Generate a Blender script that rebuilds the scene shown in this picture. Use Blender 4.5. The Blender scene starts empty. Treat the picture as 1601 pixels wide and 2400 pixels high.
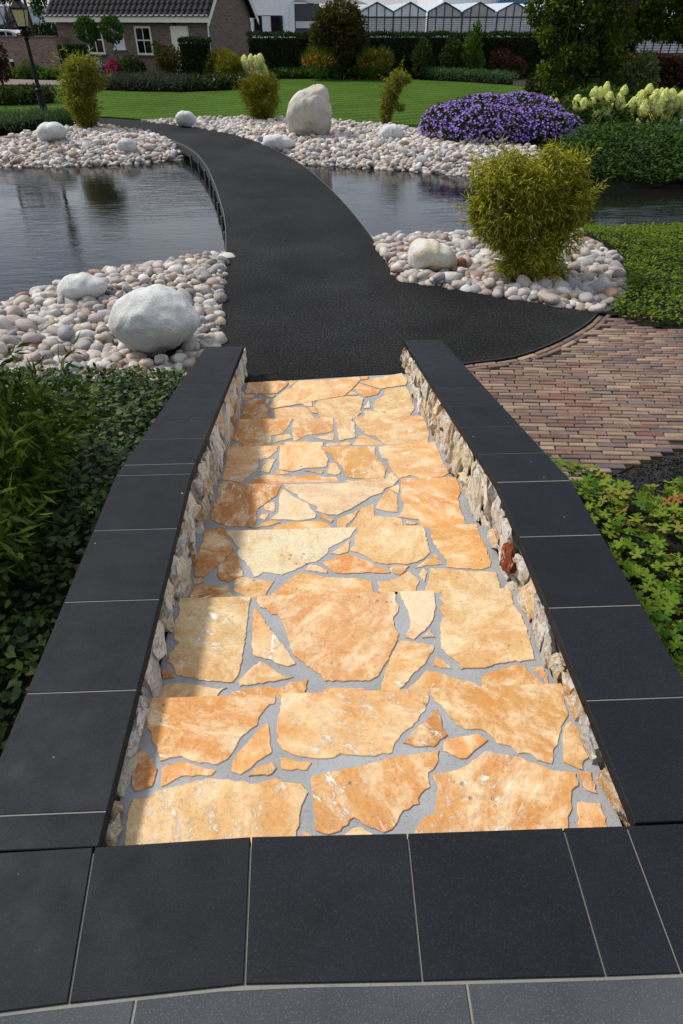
import bpy, bmesh, math, random
import numpy as np
from mathutils import Matrix, Vector, noise as mnoise

random.seed(7)
rng = np.random.default_rng(7)
scene = bpy.context.scene
COL = scene.collection
R_ = math.radians

# ------------------------------------------------------------------ camera
EYE = 2.36                      # eye height above the asphalt, metres
FPX, HORIZON = 1500.0, 35.0     # focal length and horizon row of the 1601 x 2400 photograph
PITCH = math.atan((1200 - HORIZON) / FPX)
YAW = R_(2.5)
cam_data = bpy.data.cameras.new("camera")
cam = bpy.data.objects.new("camera", cam_data)
COL.objects.link(cam)
cam.location = (0, 0, EYE)
cam.rotation_euler = (math.pi / 2 - PITCH, 0, -YAW)
cam_data.sensor_fit = 'VERTICAL'
cam_data.sensor_height = 36.0
cam_data.lens = 36.0 * FPX / 2400.0
cam_data.clip_start = 0.05
cam_data.clip_end = 3000
scene.camera = cam

# ------------------------------------------------------------------ light
SUN_TO = Vector((-0.82, 0.42, 1.0)).normalized()
world = bpy.data.worlds.new("World")
scene.world = world
world.use_nodes = True
wn = world.node_tree
wn.nodes.clear()
w_out = wn.nodes.new('ShaderNodeOutputWorld')
w_bg = wn.nodes.new('ShaderNodeBackground')
w_sky = wn.nodes.new('ShaderNodeTexSky')
w_sky.sky_type = 'NISHITA'
w_sky.sun_disc = False
w_sky.sun_elevation = math.asin(SUN_TO.z)
w_sky.sun_rotation = math.atan2(SUN_TO.x, SUN_TO.y)
w_sky.air_density = 1.0
w_sky.dust_density = 1.5
w_tc = wn.nodes.new('ShaderNodeTexCoord')
w_map = wn.nodes.new('ShaderNodeMapping')
w_map.inputs['Scale'].default_value = (1.0, 1.0, 2.6)
w_noi = wn.nodes.new('ShaderNodeTexNoise')
w_noi.inputs['Scale'].default_value = 2.1
w_noi.inputs['Detail'].default_value = 7
w_noi.inputs['Roughness'].default_value = 0.58
w_ramp = wn.nodes.new('ShaderNodeValToRGB')
w_ramp.color_ramp.elements[0].position = 0.34
w_ramp.color_ramp.elements[1].position = 0.58
w_mix = wn.nodes.new('ShaderNodeMix')
w_mix.data_type = 'RGBA'
w_mix.inputs[7].default_value = (9.0, 9.6, 10.8, 1)      # sunlit cloud
wn.links.new(w_tc.outputs['Generated'], w_map.inputs['Vector'])
wn.links.new(w_map.outputs[0], w_noi.inputs['Vector'])
wn.links.new(w_noi.outputs[0], w_ramp.inputs[0])
wn.links.new(w_ramp.outputs[0], w_mix.inputs[0])
wn.links.new(w_sky.outputs[0], w_mix.inputs[6])
wn.links.new(w_mix.outputs[2], w_bg.inputs[0])
w_bg.inputs[1].default_value = 0.1
wn.links.new(w_bg.outputs[0], w_out.inputs[0])

sun_data = bpy.data.lights.new("sun", 'SUN')
sun_data.energy = 3.9
sun_data.angle = R_(7.0)          # veiled by thin cloud: the wall's shadow has a soft edge
sun_data.color = (1.0, 0.955, 0.88)
sun = bpy.data.objects.new("sun", sun_data)
COL.objects.link(sun)
sun.rotation_euler = SUN_TO.to_track_quat('Z', 'Y').to_euler()

vs = scene.view_settings
vs.view_transform = 'Standard'
vs.look = 'None'
vs.exposure = 0.0
vs.gamma = 1.0
vs.use_curve_mapping = False
scene.cycles.max_bounces = 6
scene.cycles.diffuse_bounces = 3
scene.cycles.glossy_bounces = 3
scene.cycles.transmission_bounces = 3
scene.cycles.transparent_max_bounces = 4
scene.cycles.caustics_reflective = False
scene.cycles.caustics_refractive = False
scene.cycles.use_denoising = True

# ------------------------------------------------------------------ measuring: photograph -> place
_F = np.array([math.sin(YAW) * math.cos(PITCH), math.cos(YAW) * math.cos(PITCH), -math.sin(PITCH)])
_R = np.array([math.cos(YAW), -math.sin(YAW), 0.0])
_U = np.cross(_R, _F)
def _ray(x, y): return _F + _R * (x - 800.5) / FPX + _U * (1200 - y) / FPX
def on(x, y, z=0.0):
    """the place on a level at height z that photo pixel (x, y) shows"""
    d = _ray(x, y); t = (z - EYE) / d[2]
    return np.array([d[0] * t, d[1] * t, z])
def up(x, y, Y):
    """the place at distance Y down the garden that photo pixel (x, y) shows"""
    d = _ray(x, y); t = Y / d[1]
    return np.array([d[0] * t, Y, EYE + d[2] * t])
def ons(pts, z=0.0): return [tuple(on(x, y, z)[:2]) for x, y in pts]
def per_metre(Y): return FPX / (Y * math.cos(PITCH) + 1.4)

# ------------------------------------------------------------------ building helpers
def tag(o, label=None, cat=None, group=None, kind=None):
    if label: o["label"] = label
    if cat: o["category"] = cat
    if group: o["group"] = group
    if kind: o["kind"] = kind
    return o
def empty(name, loc=(0, 0, 0), parent=None):
    o = bpy.data.objects.new(name, None)
    COL.objects.link(o); o.location = loc; o.empty_display_size = 0.2
    if parent: adopt(o, parent)
    return o
def adopt(o, parent):
    o.parent = parent
    if parent.type == 'EMPTY': o.matrix_parent_inverse = Matrix.Translation(-Vector(parent.location))
def link(name, me, parent=None, color=None):
    o = bpy.data.objects.new(name, me); COL.objects.link(o)
    if parent: adopt(o, parent)
    if color is not None: o.color = (color[0], color[1], color[2], 1)
    return o
def make_mesh(name, verts, faces, mat=None, smooth=False):
    me = bpy.data.meshes.new(name)
    me.from_pydata([tuple(map(float, v)) for v in verts], [], faces)
    if mat: me.materials.append(mat)
    if smooth: me.polygons.foreach_set('use_smooth', [True] * len(me.polygons))
    me.update()
    return me
def fast_mesh(name, V, loops, starts, totals, mat=None, smooth=False, mat_idx=None, mats=None, tint=None):
    me = bpy.data.meshes.new(name)
    V = np.ascontiguousarray(V, dtype=np.float32)
    me.vertices.add(len(V)); me.vertices.foreach_set('co', V.ravel())
    me.loops.add(len(loops)); me.loops.foreach_set('vertex_index', np.asarray(loops, dtype=np.int32))
    me.polygons.add(len(starts))
    me.polygons.foreach_set('loop_start', np.asarray(starts, dtype=np.int32))
    me.polygons.foreach_set('loop_total', np.asarray(totals, dtype=np.int32))
    for m in (mats or [mat]):
        if m: me.materials.append(m)
    if mat_idx is not None: me.polygons.foreach_set('material_index', np.asarray(mat_idx, dtype=np.int32))
    if smooth: me.polygons.foreach_set('use_smooth', np.ones(len(starts), dtype=bool))
    if tint is not None:
        a = me.attributes.new('tint', 'FLOAT_COLOR', 'POINT')
        a.data.foreach_set('color', np.ascontiguousarray(tint, dtype=np.float32).ravel())
    me.update(calc_edges=True); me.validate()
    return me
class MB:
    """collects verts and faces for one mesh"""
    def __init__(self): self.v, self.f = [], []
    def add(self, verts, faces):
        n = len(self.v); self.v += [tuple(map(float, p)) for p in verts]
        self.f += [tuple(i + n for i in f) for f in faces]; return self
    def box(self, c, s, rz=0.0, chamfer=0.0):
        x, y, z = s[0] / 2, s[1] / 2, s[2] / 2; ch = chamfer
        ca, sa = math.cos(rz), math.sin(rz)
        if ch:
            rings = [(x, y, -z), (x, y, z - ch), (x - ch, y - ch, z)]
        else:
            rings = [(x, y, -z), (x, y, z)]
        P = []
        for (a, b, h) in rings:
            for (i, j) in ((-1, -1), (1, -1), (1, 1), (-1, 1)):
                px, py = a * i, b * j
                P.append((c[0] + px * ca - py * sa, c[1] + px * sa + py * ca, c[2] + h))
        F = [(3, 2, 1, 0)]
        for r in range(len(rings) - 1):
            o = r * 4
            F += [(o + k, o + (k + 1) % 4, o + 4 + (k + 1) % 4, o + 4 + k) for k in range(4)]
        o = (len(rings) - 1) * 4
        F.append((o, o + 1, o + 2, o + 3))
        return self.add(P, F)
    def tube(self, pts, rad, n=8, cap=True):
        pts = [np.array(p, float) for p in pts]
        rad = [rad] * len(pts) if np.isscalar(rad) else rad
        P, F = [], []
        for i, p in enumerate(pts):
            t = pts[min(i + 1, len(pts) - 1)] - pts[max(i - 1, 0)]
            t /= (np.linalg.norm(t) + 1e-9)
            a = np.cross(t, (0, 0, 1.0) if abs(t[2]) < 0.95 else (1.0, 0, 0)); a /= np.linalg.norm(a); b = np.cross(t, a)
            for k in range(n):
                th = 2 * math.pi * k / n
                P.append(p + rad[i] * (math.cos(th) * a + math.sin(th) * b))
        for i in range(len(pts) - 1):
            for k in range(n):
                F.append((i * n + k, i * n + (k + 1) % n, (i + 1) * n + (k + 1) % n, (i + 1) * n + k))
        if cap: F += [tuple(range(n - 1, -1, -1)), tuple((len(pts) - 1) * n + k for k in range(n))]
        return self.add(P, F)
    def lathe(self, c, prof, n=16):
        """prof = (radius, height) list, revolved about the vertical through c"""
        return self.tube([(c[0], c[1], c[2] + h + 1e-6 * i) for i, (r, h) in enumerate(prof)], [r for r, h in prof], n)
    def prism(self, poly, z0, z1):
        n = len(poly)
        area = sum(poly[i][0] * poly[(i + 1) % n][1] - poly[(i + 1) % n][0] * poly[i][1] for i in range(n))
        if area < 0: poly = poly[::-1]
        P = [(x, y, z0) for x, y in poly] + [(x, y, z1) for x, y in poly]
        F = [tuple(range(n - 1, -1, -1)), tuple(range(n, 2 * n))] + [(i, (i + 1) % n, n + (i + 1) % n, n + i) for i in range(n)]
        return self.add(P, F)
    def quad(self, a, b, c, d): return self.add([a, b, c, d], [(0, 1, 2, 3)])
    def build(self, name, mat, parent=None, color=None, smooth=False):
        return link(name, make_mesh(name, self.v, self.f, mat, smooth), parent, color)
def inside(poly, X, Y):
    poly = np.asarray(poly); x1, y1 = poly[:, 0], poly[:, 1]; x2, y2 = np.roll(x1, -1), np.roll(y1, -1)
    X = np.asarray(X, float); Y = np.asarray(Y, float); r = np.zeros(X.shape, bool)
    for a, b, c, d in zip(x1, y1, x2, y2):
        k = ((b > Y) != (d > Y))
        with np.errstate(divide='ignore', invalid='ignore'):
            r ^= k & (X < (c - a) * (Y - b) / (d - b + 1e-12) + a)
    return r
def edge_dist(poly, X, Y, closed=True):
    poly = np.asarray(poly); A = poly if closed else poly[:-1]; B = np.roll(poly, -1, 0) if closed else poly[1:]
    X = np.asarray(X, float); Y = np.asarray(Y, float); best = np.full(X.shape, 1e9)
    for (a, b), (c, d) in zip(A, B):
        vx, vy = c - a, d - b; L = vx * vx + vy * vy + 1e-12
        t = np.clip(((X - a) * vx + (Y - b) * vy) / L, 0, 1)
        best = np.minimum(best, np.hypot(X - a - t * vx, Y - b - t * vy))
    return best
def smooth_curve(pts, n=8):
    """Catmull-Rom through the points"""
    P = [np.array(p, float) for p in pts]; P = [2 * P[0] - P[1]] + P + [2 * P[-1] - P[-2]]; out = []
    for i in range(1, len(P) - 2):
        for k in range(n):
            t = k / n
            out.append(0.5 * ((2 * P[i]) + (-P[i - 1] + P[i + 1]) * t + (2 * P[i - 1] - 5 * P[i] + 4 * P[i + 1] - P[i + 2]) * t * t + (-P[i - 1] + 3 * P[i] - 3 * P[i + 1] + P[i + 2]) * t ** 3))
    out.append(P[-2]); return [tuple(p) for p in out]

# ------------------------------------------------------------------ material helpers
class NT:
    def __init__(self, name):
        self.m = bpy.data.materials.new(name); self.m.use_nodes = True
        self.t = self.m.node_tree; self.t.nodes.clear()
        self.out = self.n('ShaderNodeOutputMaterial')
        self.b = self.n('ShaderNodeBsdfPrincipled'); self.l(self.b.outputs[0], self.out.inputs[0])
    def n(self, k, **kw):
        x = self.t.nodes.new(k)
        for a, v in kw.items(): setattr(x, a, v)
        return x
    def l(self, a, b): self.t.links.new(a, b)
    def coord(self, which='Object', scale=(1, 1, 1), rot=(0, 0, 0), rand=0.0, spin=False):
        tc = self.n('ShaderNodeTexCoord'); mp = self.n('ShaderNodeMapping')
        mp.inputs['Scale'].default_value = scale; mp.inputs['Rotation'].default_value = rot
        src = tc.outputs[which]
        if rand:
            oi = self.n('ShaderNodeObjectInfo'); mu = self.n('ShaderNodeMath', operation='MULTIPLY'); mu.inputs[1].default_value = rand
            self.l(oi.outputs['Random'], mu.inputs[0])
            ad = self.n('ShaderNodeVectorMath', operation='ADD'); self.l(src, ad.inputs[0]); self.l(mu.outputs[0], ad.inputs[1]); src = ad.outputs[0]
            if spin:
                an = self.n('ShaderNodeMath', operation='MULTIPLY'); an.inputs[1].default_value = 40.0; self.l(oi.outputs['Random'], an.inputs[0])
                vr = self.n('ShaderNodeVectorRotate', rotation_type='Z_AXIS'); self.l(src, vr.inputs['Vector']); self.l(an.outputs[0], vr.inputs['Angle']); src = vr.outputs[0]
        self.l(src, mp.inputs['Vector']); return mp.outputs[0]
    def noise(self, vec, scale, detail=4, rough=0.55, dist=0.0):
        x = self.n('ShaderNodeTexNoise'); x.inputs['Scale'].default_value = scale; x.inputs['Detail'].default_value = detail
        x.inputs['Roughness'].default_value = rough; x.inputs['Distortion'].default_value = dist
        if vec is not None: self.l(vec, x.inputs['Vector'])
        return x.outputs[0]
    def voronoi(self, vec, scale, feature='F1', out=0):
        x = self.n('ShaderNodeTexVoronoi', feature=feature); x.inputs['Scale'].default_value = scale
        if vec is not None: self.l(vec, x.inputs['Vector'])
        return x.outputs[out]
    def ramp(self, fac, stops, interp='LINEAR'):
        x = self.n('ShaderNodeValToRGB'); x.color_ramp.interpolation = interp
        e = x.color_ramp.elements
        while len(e) < len(stops): e.new(0.5)
        for el, (p, c) in zip(e, stops):
            el.position = p; el.color = (c, c, c, 1) if np.isscalar(c) else (c[0], c[1], c[2], 1)
        self.l(fac, x.inputs[0]); return x.outputs[0]
    def mix(self, fac, a, b, blend='MIX'):
        x = self.n('ShaderNodeMix', data_type='RGBA', blend_type=blend)
        for sock, v in ((x.inputs[0], fac), (x.inputs[6], a), (x.inputs[7], b)):
            if isinstance(v, (int, float)): sock.default_value = v
            elif isinstance(v, tuple): sock.default_value = (v[0], v[1], v[2], 1)
            else: self.l(v, sock)
        return x.outputs[2]
    def math(self, op, a, b=None):
        x = self.n('ShaderNodeMath', operation=op)
        for s, v in ((x.inputs[0], a), (x.inputs[1], b)):
            if v is None: continue
            if isinstance(v, (int, float)): s.default_value = v
            else: self.l(v, s)
        return x.outputs[0]
    def bump(self, h, strength=0.5, dist=0.01):
        x = self.n('ShaderNodeBump'); x.inputs['Strength'].default_value = strength; x.inputs['Distance'].default_value = dist
        self.l(h, x.inputs['Height']); self.l(x.outputs[0], self.b.inputs['Normal']); return self
    def set(self, color=None, rough=None, spec=None, metal=None):
        for k, v in (('Base Color', color), ('Roughness', rough), ('Specular IOR Level', spec), ('Metallic', metal)):
            if v is None: continue
            s = self.b.inputs[k]
            if isinstance(v, (int, float)): s.default_value = v
            elif isinstance(v, tuple): s.default_value = (v[0], v[1], v[2], 1)
            else: self.l(v, s)
        return self
    def objcolor(self): return self.n('ShaderNodeObjectInfo').outputs['Color']
    def tint(self):
        x = self.n('ShaderNodeAttribute', attribute_name='tint'); return x.outputs['Color']

def plain(name, c, rough=0.6, spec=0.5, metal=0.0, var=0.12, scale=6.0, bump=0.0):
    t = NT(name); v = t.coord()
    nz = t.noise(v, scale, 6, 0.6)
    col = t.mix(1.0, c, t.ramp(nz, [(0.25, 1 - var), (0.75, 1 + var)]), 'MULTIPLY')
    t.set(col, rough, spec, metal)
    if bump: t.bump(t.noise(v, scale * 6, 4), bump, 0.01)
    return t.m
def leaf_mat(name, stops, trans=0.30, rough=0.6, spec=0.07, patch=None):
    """stops: colours picked at random for each leaf; part of the light passes through the leaf"""
    t = NT(name); g = t.n('ShaderNodeNewGeometry')
    col = t.ramp(g.outputs['Random Per Island'], stops)
    if patch:
        nz = t.noise(t.coord(), patch[0], 3)
        col = t.mix(t.ramp(nz, [(0.42, 0.0), (0.62, 1.0)]), col, t.mix(1.0, col, patch[1], 'MULTIPLY'))
    t.set(col, rough, spec)
    tr = t.n('ShaderNodeBsdfTranslucent')
    t.l(t.mix(1.0, col, (1.25, 1.25, 0.55), 'MULTIPLY'), tr.inputs[0])
    ms = t.n('ShaderNodeMixShader'); ms.inputs[0].default_value = trans
    t.l(t.b.outputs[0], ms.inputs[1]); t.l(tr.outputs[0], ms.inputs[2]); t.l(ms.outputs[0], t.out.inputs[0])
    return t.m

# ------------------------------------------------------------------ materials of the setting
def m_tread():
    t = NT("sandstone"); v = t.coord(rand=37.0)
    c = t.objcolor()
    big = t.noise(v, 2.6, 4, 0.55, 0.6)
    c = t.mix(t.ramp(big, [(0.46, 0.0), (0.70, 0.7)]), c, (0.52, 0.20, 0.045))
    med = t.noise(t.coord(scale=(1.0, 1.7, 1), rand=21.0, spin=True), 6.0, 9, 0.72, 0.35)
    c = t.mix(t.ramp(med, [(0.47, 0.0), (0.62, 0.85)]), c, (0.74, 0.565, 0.35))
    c = t.mix(t.ramp(med, [(0.30, 0.7), (0.44, 0.0)]), c, (0.55, 0.22, 0.05))
    fine = t.noise(v, 70, 7, 0.75)
    c = t.mix(1.0, c, t.ramp(fine, [(0.30, 0.72), (0.5, 1.0), (0.70, 1.10)]), 'MULTIPLY')
    patch = t.ramp(t.noise(v, 2.1, 3), [(0.45, 0.0), (0.62, 1.0)])
    crust = t.math('MULTIPLY', t.ramp(t.noise(t.coord(scale=(1, 1.6, 1), rand=11.0, spin=True), 19, 9, 0.8, 0.4), [(0.54, 0.0), (0.60, 1.0)]), patch)
    c = t.mix(t.math('MULTIPLY', crust, 0.85), c, (0.84, 0.78, 0.66))
    scr = t.math('MULTIPLY', t.ramp(t.noise(t.coord(scale=(0.5, 5.0, 1), rand=5.0, spin=True), 9, 5, 0.6, 0.3), [(0.64, 0.0), (0.68, 0.8)]), t.ramp(t.noise(v, 3.7, 2), [(0.5, 0.0), (0.6, 1.0)]))
    c = t.mix(scr, c, (0.84, 0.78, 0.66))
    pits = t.math('MULTIPLY', t.ramp(t.voronoi(v, 26), [(0.10, 1.0), (0.2, 0.0)]), t.ramp(t.noise(v, 3.1, 2), [(0.58, 0.0), (0.64, 1.0)]))
    c = t.mix(t.math('MULTIPLY', pits, 0.7), c, (0.25, 0.21, 0.17))
    t.set(c, 0.85, 0.15)
    h = t.math('SUBTRACT', t.math('ADD', t.noise(v, 12, 9, 0.7), t.math('MULTIPLY', crust, 0.3)), t.math('MULTIPLY', pits, 0.7))
    t.bump(h, 0.6, 0.012); return t.m
M_TREAD = m_tread()
def m_mortar(name, c):
    t = NT(name); v = t.coord()
    col = t.mix(1.0, c, t.ramp(t.noise(v, 4, 5, 0.6), [(0.3, 0.82), (0.7, 1.12)]), 'MULTIPLY')
    col = t.mix(t.math('MULTIPLY', t.ramp(t.noise(v, 110, 4, 0.7), [(0.55, 0.0), (0.68, 1.0)]), 0.45), col, (0.10, 0.10, 0.10))
    t.set(col, 0.9, 0.2).bump(t.noise(v, 60, 6), 0.35, 0.006); return t.m
M_MORTAR = m_mortar("mortar", (0.31, 0.312, 0.315))
M_JOINT = m_mortar("pale_joint", (0.21, 0.20, 0.18)); M_JOINT2 = m_mortar("dark_joint", (0.075, 0.075, 0.078))
def m_rubble():
    t = NT("rubble_stone"); v = t.coord('Object', rand=19.0); vz = t.coord('Object', scale=(1, 1, 0.6), rand=8.0)
    c = t.objcolor()
    c = t.mix(t.ramp(t.noise(v, 2.2, 7, 0.7, 0.8), [(0.47, 0.0), (0.58, 0.95)]), c, (0.74, 0.70, 0.62))
    c = t.mix(t.ramp(t.noise(v, 3.1, 6, 0.65, 0.6), [(0.55, 0.0), (0.64, 0.85)]), c, (0.52, 0.25, 0.07))
    c = t.mix(t.ramp(t.noise(v, 4.3, 7, 0.75), [(0.56, 0.0), (0.63, 0.85)]), c, (0.16, 0.145, 0.13))
    c = t.mix(t.ramp(t.noise(vz, 5.5, 6, 0.75), [(0.57, 0.0), (0.63, 0.8)]), c, (0.80, 0.77, 0.70))
    t.set(c, 0.9, 0.2)
    t.bump(t.noise(vz, 4.5, 9, 0.75), 1.0, 0.02); return t.m
M_RUBBLE = m_rubble()
def m_slab(name, base, fleck, rough, fleck_amt):
    t = NT(name); v = t.coord(rand=9.0)
    c = t.mix(1.0, base, t.ramp(t.noise(v, 3.5, 6, 0.65), [(0.3, 0.78), (0.7, 1.25)]), 'MULTIPLY')
    c = t.mix(1.0, c, t.ramp(t.n('ShaderNodeObjectInfo').outputs['Random'], [(0.0, 0.82), (1.0, 1.2)]), 'MULTIPLY')
    c = t.mix(t.math('MULTIPLY', t.ramp(t.noise(v, 230, 2, 0.5), [(0.55, 0.0), (0.72, 1.0)]), fleck_amt), c, fleck)
    dots = t.math('MULTIPLY', t.ramp(t.voronoi(v, 140), [(0.10, 1.0), (0.2, 0.0)]), t.ramp(t.noise(v, 37, 1), [(0.56, 0.0), (0.7, 1.0)]))
    c = t.mix(t.math('MULTIPLY', dots, 0.28), c, fleck)
    spots = t.math('MULTIPLY', t.ramp(t.voronoi(v, 9), [(0.022, 1.0), (0.04, 0.0)]), t.ramp(t.noise(v, 7, 1), [(0.5, 0.0), (0.6, 1.0)]))
    c = t.mix(t.math('MULTIPLY', spots, 0.8), c, (0.42, 0.42, 0.42))
    t.set(c, t.ramp(t.noise(v, 9, 5), [(0.3, rough - 0.06), (0.7, rough + 0.10)]), 0.17).bump(t.noise(v, 220, 3), 0.12, 0.003); return t.m
M_CAP = m_slab("black_basalt", (0.0078, 0.0092, 0.0122), (0.075, 0.085, 0.105), 0.62, 0.16)
M_SLAB = m_slab("grey_slate", (0.052, 0.057, 0.062), (0.13, 0.138, 0.145), 0.7, 0.6)
def m_asphalt():
    t = NT("asphalt"); v = t.coord()
    c = t.ramp(t.noise(v, 48, 5, 0.9), [(0.38, 0.002), (0.52, 0.0105), (0.66, 0.080)])
    c = t.mix(1.0, c, t.ramp(t.noise(v, 1.1, 5, 0.6), [(0.3, 0.62), (0.72, 1.35)]), 'MULTIPLY')
    c = t.mix(1.0, c, t.ramp(t.noise(v, 0.45, 3, 0.5), [(0.36, 0.72), (0.64, 1.3)]), 'MULTIPLY')
    sp = t.math('MULTIPLY', t.ramp(t.voronoi(v, 16), [(0.035, 1.0), (0.06, 0.0)]), t.ramp(t.noise(v, 5, 1), [(0.55, 0.0), (0.62, 1.0)]))
    c = t.mix(t.math('MULTIPLY', sp, 0.5), c, (0.3, 0.3, 0.28))
    t.set(c, 0.85, 0.12).bump(t.noise(v, 130, 4, 0.7), 0.8, 0.008); return t.m
M_ASPHALT = m_asphalt()
def m_tinted(name, src, noise_scale, rough=0.8, bump=0.4, grit=0.25):
    t = NT(name); v = t.coord('Object', rand=15.0)
    base = t.objcolor() if src == 'object' else t.tint()
    c = t.mix(1.0, base, t.ramp(t.noise(v, noise_scale, 5, 0.6), [(0.28, 0.72), (0.5, 1.0), (0.75, 1.16)]), 'MULTIPLY')
    c = t.mix(t.math('MULTIPLY', t.ramp(t.noise(v, noise_scale * 2.3, 4, 0.7), [(0.56, 0.0), (0.7, 1.0)]), grit), c, (0.12, 0.10, 0.09))
    t.set(c, rough, 0.3).bump(t.noise(v, noise_scale * 3, 5, 0.65), bump, 0.006); return t.m
M_BRICK1, M_BRICK2 = m_tinted("clinker", 'object', 9), m_tinted("clinker_far", 'tint', 9)
M_PEB1, M_PEB2 = m_tinted("river_pebble", 'object', 2.0, 0.7, 0.15, 0.18), m_tinted("river_pebble_far", 'tint', 16, 0.7, 0.15, 0.18)
def m_granite(name, a, b, lichen=None):
    t = NT(name); v = t.coord()
    c = t.ramp(t.noise(v, 95, 4, 0.75), [(0.28, tuple(x * 0.6 for x in b)), (0.40, b), (0.52, a)])
    c = t.mix(1.0, c, t.ramp(t.noise(v, 2.6, 7, 0.7), [(0.3, 0.66), (0.62, 1.08)]), 'MULTIPLY')
    if lichen: c = t.mix(t.math('MULTIPLY', t.ramp(t.noise(v, 4.2, 4, 0.6), [(0.5, 0.0), (0.62, 1.0)]), 0.75), c, lichen)
    c = t.mix(t.math('MULTIPLY', t.ramp(t.noise(t.coord(scale=(1.6, 1.6, 0.5)), 2.4, 7, 0.7, 1.0), [(0.60, 0.0), (0.66, 1.0)]), 0.45), c, (0.12, 0.11, 0.09))
    t.set(c, 0.88, 0.2).bump(t.math('ADD', t.noise(v, 38, 6, 0.7), t.math('MULTIPLY', t.noise(v, 6, 6, 0.65, 0.8), 2.0)), 0.55, 0.016); return t.m
M_GRANITE = m_granite("granite", (0.63, 0.63, 0.605), (0.45, 0.45, 0.43))
M_LICHEN = m_granite("lichen_granite", (0.63, 0.63, 0.605), (0.45, 0.45, 0.43), (0.55, 0.43, 0.20))
M_SANDROCK = m_granite("standing_rock", (0.52, 0.49, 0.43), (0.40, 0.375, 0.32), (0.50, 0.42, 0.29))
def m_soil(name, c):
    t = NT(name); v = t.coord()
    t.set(t.mix(1.0, c, t.ramp(t.noise(v, 18, 6, 0.7), [(0.3, 0.5), (0.7, 1.5)]), 'MULTIPLY'), 0.95, 0.15).bump(t.noise(v, 40, 6, 0.7), 0.8, 0.02); return t.m
M_SOIL = m_soil("soil", (0.035, 0.028, 0.02))
M_BED = m_soil("pebble_underlay", (0.045, 0.04, 0.034))
M_SAND = m_soil("jointing_sand", (0.035, 0.03, 0.026))
M_MULCH = plain("mulch_chip", (0.014, 0.0125, 0.011), 0.7, 0.4, var=0.5, scale=20)
def m_lawn():
    t = NT("lawn_grass"); v = t.coord()
    c = t.ramp(t.noise(t.coord(scale=(1, 0.6, 1)), 14, 6, 0.75), [(0.28, (0.022, 0.050, 0.007)), (0.5, (0.049, 0.094, 0.013)), (0.75, (0.094, 0.150, 0.026))])
    c = t.mix(1.0, c, t.ramp(t.noise(v, 0.5, 6, 0.65), [(0.3, 0.76), (0.7, 1.2)]), 'MULTIPLY')
    w = t.n('ShaderNodeTexWave', wave_type='BANDS', bands_direction='X', wave_profile='SIN')
    w.inputs['Scale'].default_value = 0.5; w.inputs['Distortion'].default_value = 1.2; w.inputs['Detail Scale'].default_value = 0.3
    t.l(t.coord(rot=(0, 0, 1.15)), w.inputs['Vector'])
    c = t.mix(1.0, c, t.ramp(w.outputs[0], [(0.40, 0.82), (0.60, 1.12)]), 'MULTIPLY')   # nap left by the mower, its sheen put into the colour as bands
    t.set(c, 0.9, 0.02).bump(t.noise(v, 60, 5, 0.8), 0.6, 0.02); return t.m
M_LAWN = m_lawn()
def m_water():
    t = NT("pond_water")
    a = t.noise(t.coord(scale=(1.0, 3.4, 1)), 2.6, 4, 0.6, 0.4)
    b = t.noise(t.coord(scale=(1.6, 5.5, 1), rot=(0, 0, 0.12)), 7.5, 3, 0.6)
    t.set((0.007, 0.0075, 0.006), 0.03, 0.5); t.b.inputs['IOR'].default_value = 1.33
    calm = t.ramp(t.noise(t.coord(scale=(0.35, 0.8, 1)), 1.3, 2), [(0.36, 0.35), (0.60, 1.0)])
    t.bump(t.math('MULTIPLY', calm, t.math('ADD', t.math('MULTIPLY', a, 1.0), t.math('MULTIPLY', b, 0.03))), 1.0, 0.0060); return t.m
M_WATER = m_water()
M_STEEL = plain("galvanised_steel", (0.13, 0.135, 0.14), 0.5, 0.4, 0.5)
M_DARKSTEEL = plain("dark_steel", (0.025, 0.025, 0.027), 0.5)
M_CONCRETE = plain("concrete_kerb", (0.33, 0.32, 0.30), 0.9, 0.2, bump=0.4)

# ------------------------------------------------------------------ terrain, pond, lawn
POND = [(-60, 4.6), (-9, 4.9), (-6, 5.7), (-4.4, 6.6), (-3.57, 7.2), (-3.0, 8.0), (-2.41, 8.42), (-1.8, 8.7), (-1.2, 8.96), (-0.2, 9.3), (0.94, 9.68),
        (1.71, 9.74), (2.3, 9.78), (4.16, 9.9), (5.66, 10.07), (9, 10.2), (60, 10.5), (60, 12.8), (9, 13.2), (7.25, 13.43), (5.54, 13.62), (3.34, 14.86),
        (1.61, 15.65), (-0.07, 16.23), (-1.5, 16.9), (-2.88, 17.17), (-4.1, 16.41), (-5.5, 16.31), (-6.89, 16.27), (-12, 16.3), (-60, 16.5)]
WATER_Z = -0.30
def ground_z(X, Y):
    X = np.asarray(X, float); Y = np.asarray(Y, float)
    d = edge_dist(POND, X, Y); ins = inside(POND, X, Y)
    t = np.clip(d / 1.25, 0, 1)
    return np.where(ins, WATER_Z - 0.5 * np.clip(d / 1.0, 0, 1), WATER_Z + (-0.03 - WATER_Z) * (t * (2 - t)))
def gz(x, y): return float(ground_z(np.array([x]), np.array([y]))[0])
xs = np.concatenate([[-900, -300, -100, -45, -25, -17], np.arange(-13, 13.01, 0.2), [17, 25, 45, 100, 300, 900]])
ys = np.concatenate([[-400, -60, -10, -3], np.arange(0, 24.01, 0.2), [26, 30, 40, 60, 120, 400, 1500]])
GX, GY = np.meshgrid(xs, ys); GZ = ground_z(GX.ravel(), GY.ravel()).reshape(GX.shape)
V = np.stack([GX, GY, GZ], -1).reshape(-1, 3); nx, ny = len(xs), len(ys)
i, j = np.meshgrid(np.arange(nx - 1), np.arange(ny - 1)); a = (j * nx + i).ravel()
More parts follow.
